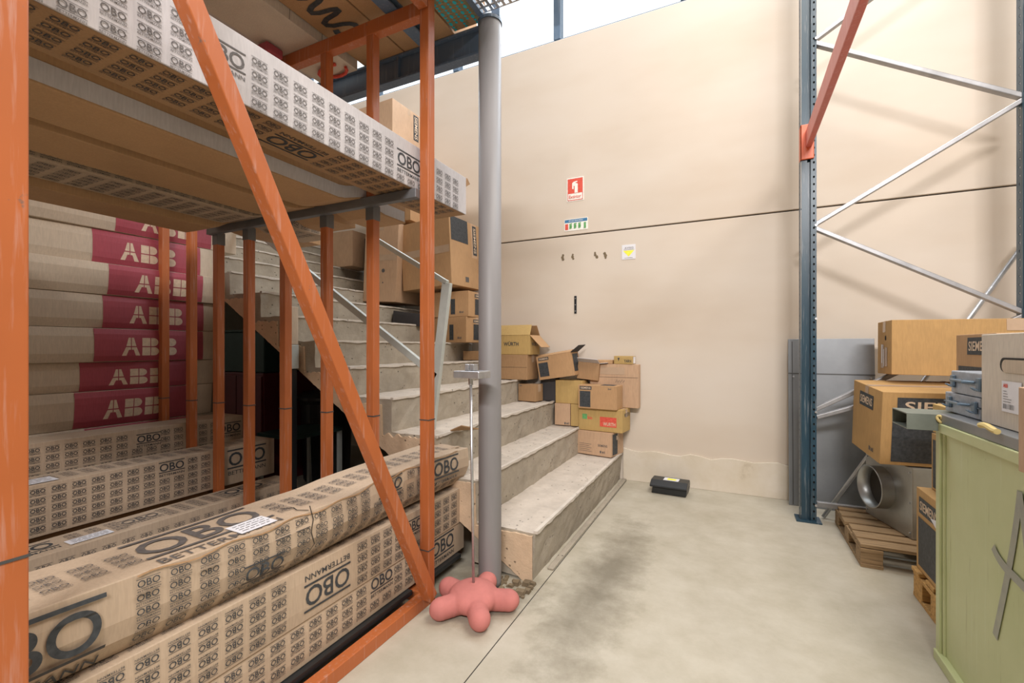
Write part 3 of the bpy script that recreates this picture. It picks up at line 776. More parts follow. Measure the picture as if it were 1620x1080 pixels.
# cursive lettering (zig-zag strokes) under carton tb
pts = [(-.30, .045), (-.29, -.04), (-.235, .05), (-.215, -.045), (-.165, -.03), (-.15, .05), (-.12, .04), (-.10, -.045), (-.06, -.05), (-.04, .05), (-.015, .05), (0, -.05), (.045, -.05), (.07, .03), (.105, .055), (.14, .03), (.145, -.02), (.11, -.05), (.08, -.04)]
def smooth2(pts, k=4):
    for _ in range(k-1):
        o = [pts[0]]
        for a, b in zip(pts, pts[1:]): o += [(a[0]*.75+b[0]*.25, a[1]*.75+b[1]*.25), (a[0]*.25+b[0]*.75, a[1]*.25+b[1]*.75)]
        pts = o + [pts[-1]]
    return pts
def under(c, art, mat, name, off=.009, rot=0): return c.put('bottom', art, mat, name, off, rot)
st = Art().stroke([(-x-.0, y) for x, y in smooth2(pts, 2)], .028)
under(tb, Art().add([(-(x-.0)*.92+.50, y*1.35+.0) for x, y in st.v], st.f), 'ink', 'printed_lettering', rot=R(90))
st2 = Art().stroke(smooth2([(.36, .0), (.38, .05), (.42, .04), (.43, -.02), (.47, -.04), (.5, .02)], 3), .03)
under(tb, Art().add([(-x*1.0+.55, -y*1.3) for x, y in st2.v], st2.f), 'ink_red', 'printed_lettering', rot=R(90))
st3 = Art().stroke(smooth2([(.0, .0), (.03, .05), (.08, .04), (.10, -.02), (.16, -.03), (.2, .02)], 3), .03)
under(ta, Art().add([(x*1.2+.18, -y*1.5+.05) for x, y in st3.v], st3.f), 'ink', 'printed_lettering', rot=R(90))
tt = topbox('teal spotted cardboard carton on top of the rack beside the pipe column', -1.335, -1.15, .6, 2.05, 2.885, 3.02, 'kraft_brown')
a = Art(); a2 = Art(); a3 = Art()
for j in range(-2, 4):
    x = j*.033 - .012
    for i in range(-9, 10):
        y = i*.074 + (.03 if j % 2 else 0)
        if abs(y) > .68 or abs(x) > .08: continue
        a.disc(y, x, .0135, .0095); a2.disc(y+.026, x, .0075, .008, 8); a2.disc(y+.045, x, .0085, .008, 8)
        if abs(x+.0165) < .085:
            for q in range(5): a3.rect(y-.03+q*.0145, y-.021+q*.0145, x+.012, x+.0205)
for art, mt in ((a, 'ink_teal'), (a2, 'ink_teal'), (a3, 'ink_olive')):
    tag(under(tt, art, mt, 'printed_pattern', rot=R(90)), kind='stuff')
tc_ = topbox('white faced carton hanging lower among the top boxes of the rack', -2.30, -1.995, .1, 2.02, 2.838, 3.15, 'white_card')
tc_.put('right', Art().text('Kanal', -.45, -.35, .01, .04, .01), 'ink_red', 'printed_word')
for q in (-.5, -.3, .05, .3, .5, .7): tc_.seam('right', q, False)
td = topbox('bulging white wrapped carton at the back of the rack top', -2.70, -2.335, .1, 2.02, 2.888, 3.2, 'white_wrap', .022)
td.seam('bottom', .05)
te = topbox('grey white carton on the rack top nearest the crimson stack', -3.2, -2.755, .1, 2.0, 2.888, 3.2, 'white_wrap', .015)
tag(MB().path([(-2.12+.1*math.cos(t), 1.95+.05*math.sin(t), 2.825-.004*math.sin(2*t)) for t in [i*.45 for i in range(13)]], .009).build('red_strap', M['ink_red']), 'looped red strap hanging under the white carton on the rack top', 'strap')
tag(MB().box(-2.32, -2.22, 1.60, 1.70, 2.78, 2.83).build('red_tag', M['crimson'], bevel=.01), 'crumpled red tag under the white wrapped carton', 'tag')

# perforated walkway grating
gr = tag(empty('steel_grating', (-1.02, 1.0, 2.87)), 'perforated pale steel walkway panel beside the top of the column', 'grating')
m = MB()
nx, ny = 8, 60; X0, X1, Y0, Y1 = -.115, .16, -1.2, .98
for j in range(ny):
    for i in range(nx):
        cx = X0+(X1-X0)*(i+.5)/nx; cy = Y0+(Y1-Y0)*(j+.5)/ny; hx = (X1-X0)/nx/2; hy = (Y1-Y0)/ny/2
        o = [(cx-hx, cy-hy), (cx+hx, cy-hy), (cx+hx, cy+hy), (cx-hx, cy+hy)]
        q = [(cx-hx*.55, cy-hy*.72), (cx+hx*.55, cy-hy*.72), (cx+hx*.55, cy+hy*.72), (cx-hx*.55, cy+hy*.72)]
        m.add([(x, y, 0) for x, y in o+q], [(0,1,5,4), (1,2,6,5), (2,3,7,6), (3,0,4,7)])
o = m.build('perforated_sheet', M['galv'], gr); md = o.modifiers.new('s', 'SOLIDIFY'); md.thickness = .004
MB().bar((X0, Y0, 0), (X0, Y1, 0), .02, .03).bar((X1, Y0, 0), (X1, Y1, 0), .02, .03).build('edge_frame', M['blue_steel'], gr)

# ================================================================ parasol-style foam star base with rod
star = tag(empty('star_base', (-1.07, 1.80, 0)), 'pink foam star base with five blunt arms holding a thin rod', 'stand')
bm = bmesh.new()
def meta(cx, cy, cz, rx, ry, rz, ang, n=24):
    r = bmesh.ops.create_uvsphere(bm, u_segments=n, v_segments=n//2, radius=1)
    Mx = Matrix.Translation((cx, cy, cz)) @ Matrix.Rotation(ang, 4, 'Z') @ Matrix.Diagonal((rx, ry, rz, 1))
    bmesh.ops.transform(bm, matrix=Mx, verts=r['verts'])
meta(0, 0, .062, .118, .118, .064, 0)
for ang in (R(22), R(96), R(168), R(236), R(310)):
    for d in (.07, .10, .125, .15): meta(math.cos(ang)*(d+.008), math.sin(ang)*(d+.008), .050, .054, .048, .048, ang, 20)
me = bpy.data.meshes.new('star_body'); bm.to_mesh(me); bm.free(); me.materials.append(M['foam'])
o = bpy.data.objects.new('star_body', me); COL.objects.link(o); o.parent = star
md = o.modifiers.new('r', 'REMESH'); md.mode = 'VOXEL'; md.voxel_size = .006; md.use_smooth_shade = True
md = o.modifiers.new('s', 'SMOOTH'); md.iterations = 2
MB().tube((0, 0, .10), (-.015, .0, 1.06), .0065, 12).build('rod', M['galv'], star, smooth=True)
MB().tube((-.0145, 0, 1.03), (-.015, 0, 1.062), .011, 12).build('collar', M['galv'], star)
pl = MB().box(-.075, .06, -.055, .055, 1.062, 1.095); pl.build('tray', M['galv'], star, bevel=.004)
MB().box(-.035, -.015, -.02, .02, 1.0955, 1.125).box(-.005, .012, -.02, .02, 1.0955, 1.125).box(-.035, .012, -.02, .02, 1.0955, 1.10).build('bracket', M['galv'], star, bevel=.002)

# ================================================================ things on the wall
def wx(u, v, Y=WY):
    r = (u-810)/720; d = Y/(math.sin(A)*r + math.cos(A)); return (d*(r*math.cos(A)-math.sin(A)), 1.2-(v-550)*d/720)
def wallflat(x0, x1, z0, z1, layers, name, label, cat):
    r = tag(empty(name, ((x0+x1)/2, WY-.004, (z0+z1)/2)), label, cat)
    MB().box(-(x1-x0)/2, (x1-x0)/2, 0, .004, -(z1-z0)/2, (z1-z0)/2).build('plate', M[layers[0]], r)
    for k, (mt, art) in enumerate(layers[1:]):
        q = MB().add([(a, -.0008*(k+1), b) for a, b in art.v], art.f).build('printed_mark', M[mt], r)
    return r
x0, z1 = wx(897, 283); x1, z0 = wx(923.5, 316); W = x1-x0; Hh = z1-z0
ext = Art().add([(-.028, .005), (-.028, .06), (-.015, .072), (.02, .078), (.022, .066), (-.002, .062), (.025, .05), (.025, -.035), (-.005, -.035), (-.005, .03), (-.014, .035), (-.014, .0)], [tuple(range(12))])
wallflat(x0, x1, z0, z1, ['ink_white', ('ink_red', Art().rect(-W*.45, W*.45, -Hh*.17, Hh*.46)),
    ('ink_red', Art().rect(-W*.45, W*.45, -Hh*.47, -Hh*.44).rect(-W*.45, -W*.42, -Hh*.47, -Hh*.17).rect(W*.42, W*.45, -Hh*.47, -Hh*.17)),
    ('ink_white', Art().add([(x*1.05, y*1.0+.0) for x, y in ext.v], ext.f)), ('ink_red', Art().text('Extintor', -W*.36, W*.36, -Hh*.38, -Hh*.24, .01))],
    'extinguisher_sign', 'red and white fire extinguisher sign high on the cream wall', 'sign')
x0, z1 = wx(893, 348); x1, z0 = wx(930, 362); W = x1-x0; Hh = z1-z0
ly = ['ink_white', ('ink_blue', Art().rect(-W*.48, W*.48, Hh*.2, Hh*.46)), ('ink_white', Art().text('EM CASO DE INCENDIO', -W*.3, W*.3, Hh*.27, Hh*.39))]
ly.append(('ink_red', Art().rect(-W*.46, -W*.33, -Hh*.4, Hh*.1)))
gg = Art()
for k in range(4):
    cx = -W*.20+k*W*.19
    if k == 3: gg.rect(cx-.03*W, cx+.06*W, -Hh*.4, Hh*.1)
    else: gg.stroke([(cx-.05*W, -.35*Hh), (cx-.05*W, .08*Hh), (cx+.04*W, .08*Hh)], .012).disc(cx, -.15*Hh, .035*W, .18*Hh)
ly.append(('ink_green', gg))
wallflat(x0, x1, z0, z1, ly, 'instruction_sign', 'small strip sign with blue header and pictograms under the extinguisher sign', 'sign')
x0, z1 = wx(984, 388); x1, z0 = wx(1005.5, 409); W = x1-x0; Hh = z1-z0
wallflat(x0, x1, z0, z1, ['paper', ('ink_yellow', Art().add([(-W*.42, Hh*.1), (W*.42, Hh*.1), (0, -Hh*.32)], [(0,1,2)])),
    ('ink_soft', Art().text('AVISO', -W*.3, W*.35, Hh*.22, Hh*.34).rect(-W*.35, W*.4, Hh*.15, Hh*.17).rect(-W*.3, W*.3, -Hh*.42, -Hh*.4)), ],
    'warning_notice', 'white notice with yellow triangle below the wall joint', 'notice')
for k, (u, v) in enumerate(((890, 407), (906, 406), (943, 403), (958, 404))):
    x, z = wx(u, v); a = MB(); rr = random.Random(k)
    for q in range(3):
        rx = rr.uniform(.010, .016); cx, cz = rr.uniform(-.01, .01), -.02+.02*q
        a.add([(cx+rx*math.cos(t)*rr.uniform(.7, 1.1), 0, cz+rx*math.sin(t)) for t in [i*math.pi/4 for i in range(8)]] + [(cx+rx*math.cos(t)*.8, -.004, cz+rx*math.sin(t)*.8) for t in [i*math.pi/4 for i in range(8)]],
              [(i, (i+1) % 8, 8+(i+1) % 8, 8+i) for i in range(8)] + [tuple(range(8, 16))])
    a.build('wall_plug', M['rubble'], wb, loc=(x, WY-.0005, z))
x, z = wx(910.5, 482)
hk = tag(empty('wall_bracket', (x, WY, z)), 'black slotted metal hanger strip screwed to the cream wall', 'bracket')
MB().box(-.012, .012, -.006, 0, -.085, .085).build('strip', M['black_plastic'], hk, bevel=.002)
for q in (-.06, 0, .06): MB().tube((0, -.0065, q), (0, -.009, q), .005, 10).build('screw', M['galv'], hk)

# rodent bait station at the skirting
bs = tag(empty('bait_station', (-.47, 3.98, 0), (0, 0, R(-3))), 'black plastic bait box with a yellow sticker on the floor by the skirting', 'box')
m = MB().prism([(-.135, -.09, .0), (-.125, -.095, .055), (-.125, .09, .055), (-.135, .09, 0)], (.27, 0, 0)); m.build('base', M['black_plastic'], bs, bevel=.006)
MB().prism([(-.145, -.11, .056), (-.145, -.11, .072), (-.145, -.05, .105), (-.145, .07, .105), (-.145, .09, .056)], (.29, 0, 0)).build('lid', M['black_plastic'], bs, bevel=.006)
MB().add([(-.05, -.04, .1058), (.07, -.04, .1058), (.07, .045, .1058), (-.05, .045, .1058)], [(0,1,2,3)]).build('sticker', M['paper'], bs)
MB().add([(-.025+.0, -.02, .1064), (.045, -.02, .1064), (.05, .02, .1064), (-.02, .03, .1064)], [(0,1,2,3)]).build('sticker_mark', M['ink_yellow'], bs)
MB().box(-.12, -.09, -.112, -.1085, .058, .068).build('latch', M['black_plastic'], bs)

# ================================================================ cartons on the stairs
def sie(c, face, s, t, wd, ht, block=None, bm='ink'):
    """dark label bar with SIEMENS cut out, optional dark block"""
    c.put(face, Art().rect(s-wd/2, s+wd/2, t-ht/2, t+ht/2, 4, 2), bm, 'printed_bar', .0014)
    c.put(face, Art().text('SIEMENS', s-wd*.43, s+wd*.43, t-ht*.28, t+ht*.28, .014, 3), 'ink_cream', 'printed_name', .0024)
    if block: c.put(face, Art().rect(*block, 4, 4), bm, 'printed_block', .0014)
def vmarks(c, face, s, t, k=1.0):
    a = Art()
    a.rect(s, s+.014*k, t, t+.02*k).rect(s+.022*k, s+.034*k, t, t+.016*k).rect(s+.040*k, s+.046*k, t, t+.02*k); c.put(face, a, 'ink_soft', 'handling_marks')

zt = SZ[0]+.008
c = Carton('carton', 'bottom carton of the wall stack standing on the lowest step', (.325, .26, .205), (-1.075, 4.035, zt), (0, 0, R(-11)), 'kraft_pink')
c.put('right', Art().rect(-.10, .0, -.09, .09, 2, 2), 'ink', 'printed_block'); vmarks(c, 'front', .06, -.075)
c.put('front', Art().text('SIEMENS', .04, .13, -.02, .0, .01), 'ink_soft', 'printed_name')
a = Art(); [a.rect(-.14, -.14+.12-.02*(k % 2), -.01-.016*k, -.007-.016*k) for k in range(5)]; c.put('front', a, 'ink_soft', 'printed_text')
c = Carton('carton', 'yellowish carton with red printed panel, second up in the wall stack', (.40, .22, .198), (-1.04, 4.045, zt+.2085), (0, 0, R(-6)), 'kraft_yellow')
c.put('front', Art().rect(-.0, .15, -.055, .03, 3, 2), 'ink_red', 'printed_panel'); c.put('front', Art().text('WURTH', .03, .14, -.045, -.015, .02), 'ink_cream', 'printed_name', .0026)
c.put('front', Art().rect(-.165, -.12, -.0, .045), 'ink_green', 'printed_square'); c.put('front', Art().text('bio', -.115, -.07, .0, .03, .02), 'ink_red', 'printed_word')
c.put('right', Art().text('WURTH', -.06, .08, .03, .065, .02), 'ink_soft', 'printed_name')
c = Carton('carton', 'carton with black block and name bar, third up in the wall stack', (.35, .17, .205), (-1.06, 4.0-.02, zt+.408), (0, 0, R(-5)), 'kraft', tape=False)
sie(c, 'front', -.105, .078, .11, .03, (-.16, -.06, -.09, .05))
c.put('top', Art().rect(.02, .14, -.06, .05), 'ink', 'printed_block')
vmarks(c, 'front', .1, .07, .6)
c = Carton('carton', 'tall worn carton against the wall, standing on top of the stack', (.44, .085, .385), (-.965, 4.125, zt+.410), (0, 0, R(-2)), 'kraft_pink', tape=False)
c.seam('front', .075); c.put('front', Art().rect(-.14, .10, .10, .165, 6, 2), 'tape', 'tape')
c.put('front', Art().stroke([(.02, .03), (.03, .055), (.04, .03), (.055, .05), (.06, .03), (.08, .055), (.085, .03), (.10, .05)], .004), 'ink_soft', 'handwriting')
z5 = zt+.410+.387
c = Carton('carton', 'flat little carton lying on the tall worn carton', (.16, .07, .035), (-1.06, 4.13, z5), (0, 0, 0), 'kraft', tape=False)
c = Carton('carton', 'small yellow carton at the very top of the wall stack', (.17, .09, .072), (-.875, 4.125, z5), (0, 0, R(-8)), 'kraft_yellow', tape=False)
c.put('front', Art().text('YARN', .01, .075, -.02, .005, .02), 'ink', 'printed_name'); c.put('front', Art().add([(-.05, .02), (-.03, .02), (-.04, -.01)], [(0,1,2)]), 'ink', 'printed_mark')
c.put('right', Art().rect(-.03, .03, -.03, .03), 'paper', 'paper_label')

c = Carton('carton', 'brown carton on the second step beside the wall stack', (.15, .17, .20), (-1.425, 4.09, SZ[1]+.008), (0, 0, R(0)), 'kraft_pink', tape=False)
vmarks(c, 'front', .02, -.09)
c = Carton('carton', 'mustard coloured carton on the second step touching the wall stack', (.13, .16, .20), (-1.278, 4.08, SZ[1]+.008), (0, 0, R(1)), 'kraft_yellow', tape=False)
c = Carton('carton', 'small square carton alone on the third step', (.19, .14, .16), (-1.735, 3.98, SZ[2]+.008), (0, 0, R(-8)), 'kraft_brown')
vmarks(c, 'front', -.08, .06, .6)
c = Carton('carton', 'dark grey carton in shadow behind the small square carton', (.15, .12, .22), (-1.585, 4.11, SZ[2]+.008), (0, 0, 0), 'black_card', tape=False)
c = Carton('carton', 'tan carton above the mustard one under the tilted open carton', (.27, .15, .215), (-1.36, 4.09, SZ[1]+.21), (0, 0, R(-5)), 'kraft_yellow', tape=False)
c = Carton('carton', 'tilted open carton with black flaps and square on its side', (.36, .17, .215), (-1.46, 4.05, .925), (R(2), R(-9), R(-6)), 'kraft', tape=False, open_top=True)
sie(c, 'front', -.105, .085, .11, .028, (-.165, -.065, -.08, .05))
c.put('right', Art().rect(-.06, .06, -.07, .09, 2, 2), 'ink', 'printed_block')
c.flap('right', .10, R(60), 'black_card'); c.flap('front', .075, R(-75), 'kraft'); c.flap('back', .06, R(-70), 'kraft_brown')
c = Carton('carton', 'open grey lined carton behind the tilted one at the wall', (.20, .12, .16), (-1.20, 4.11, .91), (0, R(5), 0), 'kraft_brown', tape=False, open_top=True)
c.flap('right', .07, R(80), 'grey_card'); c.flap('front', .07, R(60), 'grey_card')
c = Carton('carton', 'wide brown carton on the fourth step under the open lettered one', (.46, .24, .235), (-1.96, 4.03, SZ[3]+.008), (0, 0, R(-3)), 'kraft_brown')
c.seam('front', .0)
c = Carton('carton', 'open yellowish carton with raised lid flaps and black lettering', (.48, .22, .185), (-1.95, 4.035, SZ[3]+.2455), (0, 0, R(-2)), 'kraft_yellow', tape=False, open_top=True)
c.put('front', Art().text('WÜRTH', -.04, .12, -.01, .035, .02), 'ink', 'printed_name'); c.put('right', Art().text('WÜRTH', -.08, .08, -.01, .03, .02), 'ink_soft', 'printed_name')
c.flap('front', .11, R(-28), 'kraft_yellow'); c.flap('back', .11, R(-30), 'kraft'); c.flap('right', .16, R(135), 'kraft')

c = Carton('carton', 'small plain carton on the fifth step left of the pipe column', (.22, .20, .09), (-2.33, 4.0, SZ[4]+.008), (0, 0, 0), 'kraft_brown')
for k, lab in enumerate(('lower of two cartons with narrow black strips, on the sixth step', 'upper of two cartons with narrow black strips, under the big carton')):
    c = Carton('carton', lab, (.40, .36, .248), (-2.49, 3.93, SZ[5]+.008+k*.25), (0, 0, R(-4+5*k)), 'kraft')
    sie(c, 'right', -.0, .085, .13, .034, (-.06, .06, -.10, .055)); vmarks(c, 'front', .1, -.09)
    c.put('front', Art().rect(.0, .05, -.1, .05), 'ink', 'printed_block')
zb = SZ[5]+.008+.5
c = Carton('carton', 'big carton with black patch and name strip leaning on the wall', (.60, .52, .66), (-2.66, 3.87, zb+.03), (0, R(-3), R(-3)), 'kraft')
c.put('right', Art().rect(-.24, .04, .10, .33, 4, 4), 'ink', 'printed_block')
c.put('right', Art().rect(.10, .2, -.02, .33, 2, 6), 'kraft_pink', 'printed_strip', .001)

a = Art().rect(-.15, .15, -.035, .035, 4, 2); c.put('right', Art().add([(y+.16, -x+.16) for x, y in a.v], a.f), 'ink', 'printed_bar', .0018)
a = Art().text('SIEMENS', -.13, .13, -.02, .02, .014, 3); c.put('right', Art().add([(y+.16, -x+.16) for x, y in a.v], a.f), 'ink_cream', 'printed_name', .0028)
c.put('right', Art().rect(-.03, .03, -.28, -.23), 'ink_soft', 'printed_stamp')
c.put('front', Art().rect(-.29, .29, -.02, .05, 6, 1), 'tape', 'tape')
c = Carton('carton', 'big plain carton behind the handrail, left of the carton with the patch', (.40, .5, .78), (-3.22, 3.78, 1.665), (0, R(3), R(4)), 'kraft_pink')
c.put('front', Art().rect(-.19, .19, .02, .08, 6, 1), 'tape', 'tape'); c.put('front', Art().disc(.04, -.08, .02, .02).disc(.04, -.2, .008, .008), 'ink_soft', 'printed_mark')
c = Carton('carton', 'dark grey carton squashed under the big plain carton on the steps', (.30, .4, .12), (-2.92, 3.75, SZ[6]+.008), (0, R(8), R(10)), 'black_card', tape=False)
c = Carton('carton', 'plain carton stacked above the big patched carton', (.50, .5, .615), (-3.16, 3.88, 2.478), (0, 0, R(3)), 'kraft')
c = Carton('carton', 'high carton with vertical name strip just under the window', (.52, .5, .62), (-3.34, 3.86, 3.10), (0, 0, R(-2)), 'kraft_pink')
a = Art().rect(-.135, .135, -.04, .04, 4, 2); c.put('right', Art().add([(y+.11, -x+.15) for x, y in a.v], a.f), 'ink', 'printed_bar', .0018)
a = Art().text('SIEMENS', -.12, .12, -.024, .024, .014, 3); c.put('right', Art().add([(y+.11, -x+.15) for x, y in a.v], a.f), 'ink_cream', 'printed_name', .0028)
c = Carton('carton', 'plain square carton high on the stairs in front of a dark one', (.36, .3, .40), (-4.02, 3.95, SZ[10]+.01), (0, 0, R(2)), 'kraft_pink')
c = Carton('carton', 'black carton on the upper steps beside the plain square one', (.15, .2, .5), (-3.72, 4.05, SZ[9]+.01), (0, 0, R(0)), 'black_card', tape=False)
tag(MB().prism([(-1.53, 2.30, .70), (-1.45, 2.30, .735), (-1.40, 2.42, .70), (-1.50, 2.45, .70)], (0, 0, .006)).build('cardboard_scrap', M['kraft_brown'], None), 'torn cardboard scrap on the third step by the rack', 'scrap')
c = Carton('carton', 'narrow pale carton with two arrow marks standing on a post by the stair side', (.10, .06, .25), (-2.66, 2.08, 1.222), (0, 0, 0), 'kraft_pale', tape=False)
c.put('front', Art().rect(-.02, .02, .03, .07).rect(-.02, .02, -.06, -.01), 'ink_soft', 'handling_marks')
ps = tag(empty('support_post', (-2.66, 2.085, 0)), 'dark narrow upright with a grey head under the narrow pale carton', 'post')
MB().box(-.04, .04, -.025, .025, .0, 1.06).build('shaft', M['black_plastic'], ps, bevel=.004)
MB().box(-.05, .05, -.03, .03, 1.0605, 1.22).build('head', M['rail'], ps, bevel=.004)

# ================================================================ store under the stairs
cb = tag(empty('storage_cabinet', (-4.0, 2.9, 0)), 'dark red metal cabinet standing under the stairs', 'cabinet')
MB().box(-.35, .35, -.3, .3, .0, .98).build('body', M['maroon'], cb, bevel=.01)
MB().box(-.34, -.005, -.315, -.302, .03, .95).build('door', M['maroon'], cb, bevel=.004); MB().box(.005, .34, -.315, -.302, .03, .95).build('door', M['maroon'], cb, bevel=.004)
MB().box(-.02, -.012, -.33, -.3155, .45, .6).build('handle', M['black_plastic'], cb)
wbx = tag(empty('green_crate', (-4.0, 2.9, .982)), 'dark green metal crate on top of the red cabinet', 'crate')
MB().box(-.33, .33, -.28, .28, 0, .36).build('body', M['dark_green'], wbx, bevel=.01); MB().box(-.34, .34, -.29, .29, .36, .38).build('lid', M['dark_green'], wbx, bevel=.004)
bn = tag(empty('waste_bin', (-3.38, 3.04, 0)), 'round black plastic bin with a lid under the stairs', 'bin')
MB().lathe([(.19, 0), (.20, .02), (.225, .70), (.23, .72)], n=40).build('body', M['black_plastic'], bn, smooth=False)
MB().lathe([(.245, .721), (.25, .735), (.25, .76), (.20, .80), (.05, .82)], n=40).build('lid', M['black_plastic'], bn)
MB().path([(-.05, -.0, .815), (-.04, 0, .845), (.04, 0, .845), (.05, 0, .815)], .008).build('handle', M['black_plastic'], bn)
tb_ = tag(empty('work_table', (-3.1, 2.6, 0)), 'low dark green table with slim legs under the stairs', 'table')
MB().box(-.28, .12, -.25, .25, .50, .53).build('tabletop', M['dark_green'], tb_, bevel=.004)
for x, y in ((-.26, -.23), (.10, -.23), (-.26, .23), (.10, .23)): MB().box(x-.015, x+.015, y-.015, y+.015, 0, .50).build('leg', M['rail'], tb_)

# ================================================================ right: blue pallet rack
UX, UY = .47, 3.76
br = tag(empty('pallet_rack', (1.0, 3.76, 0)), 'dark blue pallet rack frame with galvanised zigzag braces and red beam', 'rack')
def upright(cx, cy, h):
    w2, dp = .046, .035
    m = MB(); pitch = .05; n = int(h/pitch)
    def plate(o, e1, wid):   # perforated strip in plane (e1, z)
        o = Vector(o); e1 = Vector(e1)
        for k in range(n):
            z0 = k*pitch; z1 = z0+pitch; zc = (z0+z1)/2
            outer = [(-wid/2, z0), (0, z0), (wid/2, z0), (wid/2, zc), (wid/2, z1), (0, z1), (-wid/2, z1), (-wid/2, zc)]
            inner = [(.006*math.cos(t), zc+.009*math.sin(t)) for t in [R(225+45*i) for i in range(8)]]
            vs = [o + e1*a + Vector((0,0,b)) for a, b in outer+inner]
            m.add(vs, [(i, (i+1) % 8, 8+(i+1) % 8, 8+i) for i in range(8)])
    plate((cx+.0305, cy-dp, 0), (1,0,0), .031)
    plate((cx-w2, cy, 0), (0,1,0), dp*2)
    m.add([(cx+w2, cy-dp, 0), (cx+w2, cy+dp, 0), (cx+w2, cy+dp, h), (cx+w2, cy-dp, h)], [(0,1,2,3)])
    o = m.build('upright', M['blue'], br, loc=(-1.0, -3.76, 0)); md = o.modifiers.new('s', 'SOLIDIFY'); md.thickness = .003
    MB().box(cx-w2+.003, cx-.012, cy-dp-.002, cy-dp+.001, 0, h).box(cx-.012, cx-.009, cy-dp-.002, cy-dp+.022, 0, h).box(cx+.012, cx+.015, cy-dp-.002, cy-dp+.022, 0, h).box(cx-.012, cx+.015, cy-dp+.0225, cy-dp+.026, 0, h).build('channel_web', M['blue'], br, loc=(-1.0, -3.76, 0))
    MB().box(cx+.016, cx+.043, cy-dp+.012, cy-dp+.015, 0, h).box(cx-w2+.014, cx-w2+.017, cy-dp+.006, cy+dp, 0, h).build('dark_hole_backing', M['shadow_gap'], br, loc=(-1.0, -3.76, 0))  # added dark plates behind the holes stand in for the shade inside
    MB().box(cx-.075, cx+.075, cy-.07, cy+.07, 0, .008).build('foot_plate', M['blue'], br, loc=(-1.0, -3.76, 0))
upright(.47, 3.76, 5.0); upright(1.585, 3.76, 5.0); upright(.47, .88, 5.0)
zs = [.12, .76, 1.40, 2.04, 2.68, 3.32, 3.96, 4.6]
def brp(x, z): return (x-1.0, .0, z)
MB().bar(brp(.52, .12), brp(1.48, .12), .035, .03, (0,0,1)).build('brace', M['brace'], br, bevel=.003)
for k in range(0, len(zs)-1):
    xa, xb = (.49, 1.565) if k % 2 else (1.565, .49)
    if k == 0: continue
    MB().bar(brp(xa, zs[k]), brp(xb, zs[k+1]), .045, .028, (0,1,0)).build('brace', M['brace'], br, bevel=.004)
MB().bar(brp(.52, .72), brp(1.2, .98), .045, .028, (0,1,0)).build('brace', M['brace'], br, bevel=.004)
for z in zs:
    MB().tube(brp(.512, z), (.512-1.0, -.05, z), .008, 8).build('bolt', M['galv'], br)
bmr = MB().box(-.548, -.512, -2.83, -.03, 2.58, 2.70); bmr.build('beam', M['redbeam'], br, bevel=.006, loc=(.0, -.01, 0))
MB().box(-.58, -.500, -.056, -.038, 2.50, 2.74).build('beam_connector', M['redclip'], br, bevel=.004)
MB().box(-.58, -.57, -.056, .02, 2.50, 2.74).build('beam_connector', M['redclip'], br, bevel=.004)

# leaning pole
tag(MB().tube((.57, 3.83, .012), (1.70, 4.03, 1.92), .014, 14).build('steel_pole', M['galv'], smooth=True), 'bright steel pole leaning diagonally from the foot of the blue rack', 'pole')
# sheet metal panels leaning on the wall
sp = tag(empty('sheet_panel', (.66, 4.06, 0), (R(-3.2), 0, 0)), 'large grey sheet metal panel leaning on the wall behind the blue rack', 'panel')
MB().box(-.275, .265, -.006, .006, 0, 1.27).build('sheet', M['sheet'], sp, bevel=.002)
MB().box(-.275, .265, -.0095, -.0065, 1.0, 1.008).box(-.25, -.245, -.010, -.0065, 0.01, 1.25).build('fold', M['dark_steel'], sp)
for x, z in ((-.24, .98), (.24, .98)): MB().tube((x, -.006, z), (x, -.014, z), .007, 10).build('rivet', M['galv'], sp)

# ---------------------------------------------------------------- pallets
def pallet(label, cx, cy, L, Wd, mat, rz=0, top=.144, boards=5):
    r = tag(empty('pallet', (cx, cy, 0), (0, 0, rz)), label, 'pallet', None)
    k = top/.144; rr = random.Random(int(cx*100))
    for j in range(boards):
        y = -Wd/2 + .05 + (Wd-.1)*j/(boards-1); h = .047
        MB().box(-L/2+rr.uniform(-.01, .01), L/2, y-h, y+h, top-.02+rr.uniform(-.002, .002), top).build('deck_board', M[mat], r, bevel=.003)
    for i, x in enumerate((-L/2+.05, 0, L/2-.05)):
        MB().box(x-.05, x+.05, -Wd/2, Wd/2, top-.042, top-.0225).build('stringer_board', M[mat], r, bevel=.002)
        MB().box(x-.05, x+.05, -Wd/2-.0, Wd/2, 0, .02).build('bottom_board', M[mat], r, bevel=.002)
        for y in (-Wd/2+.06, 0, Wd/2-.06): MB().box(x-.05, x+.05, y-.055, y+.055, .0205, top-.0425).build('block', M[mat], r, bevel=.003)
    return r
pallet('weathered grey brown pallet carrying the metal duct box', 1.13, 3.43, 1.0, .70, 'wood_old', 0, .125, 6)
pallet('yellowish wooden pallet under the tall black sided cartons', 1.20, 2.58, .82, .54, 'wood_new', 0, .142, 4)

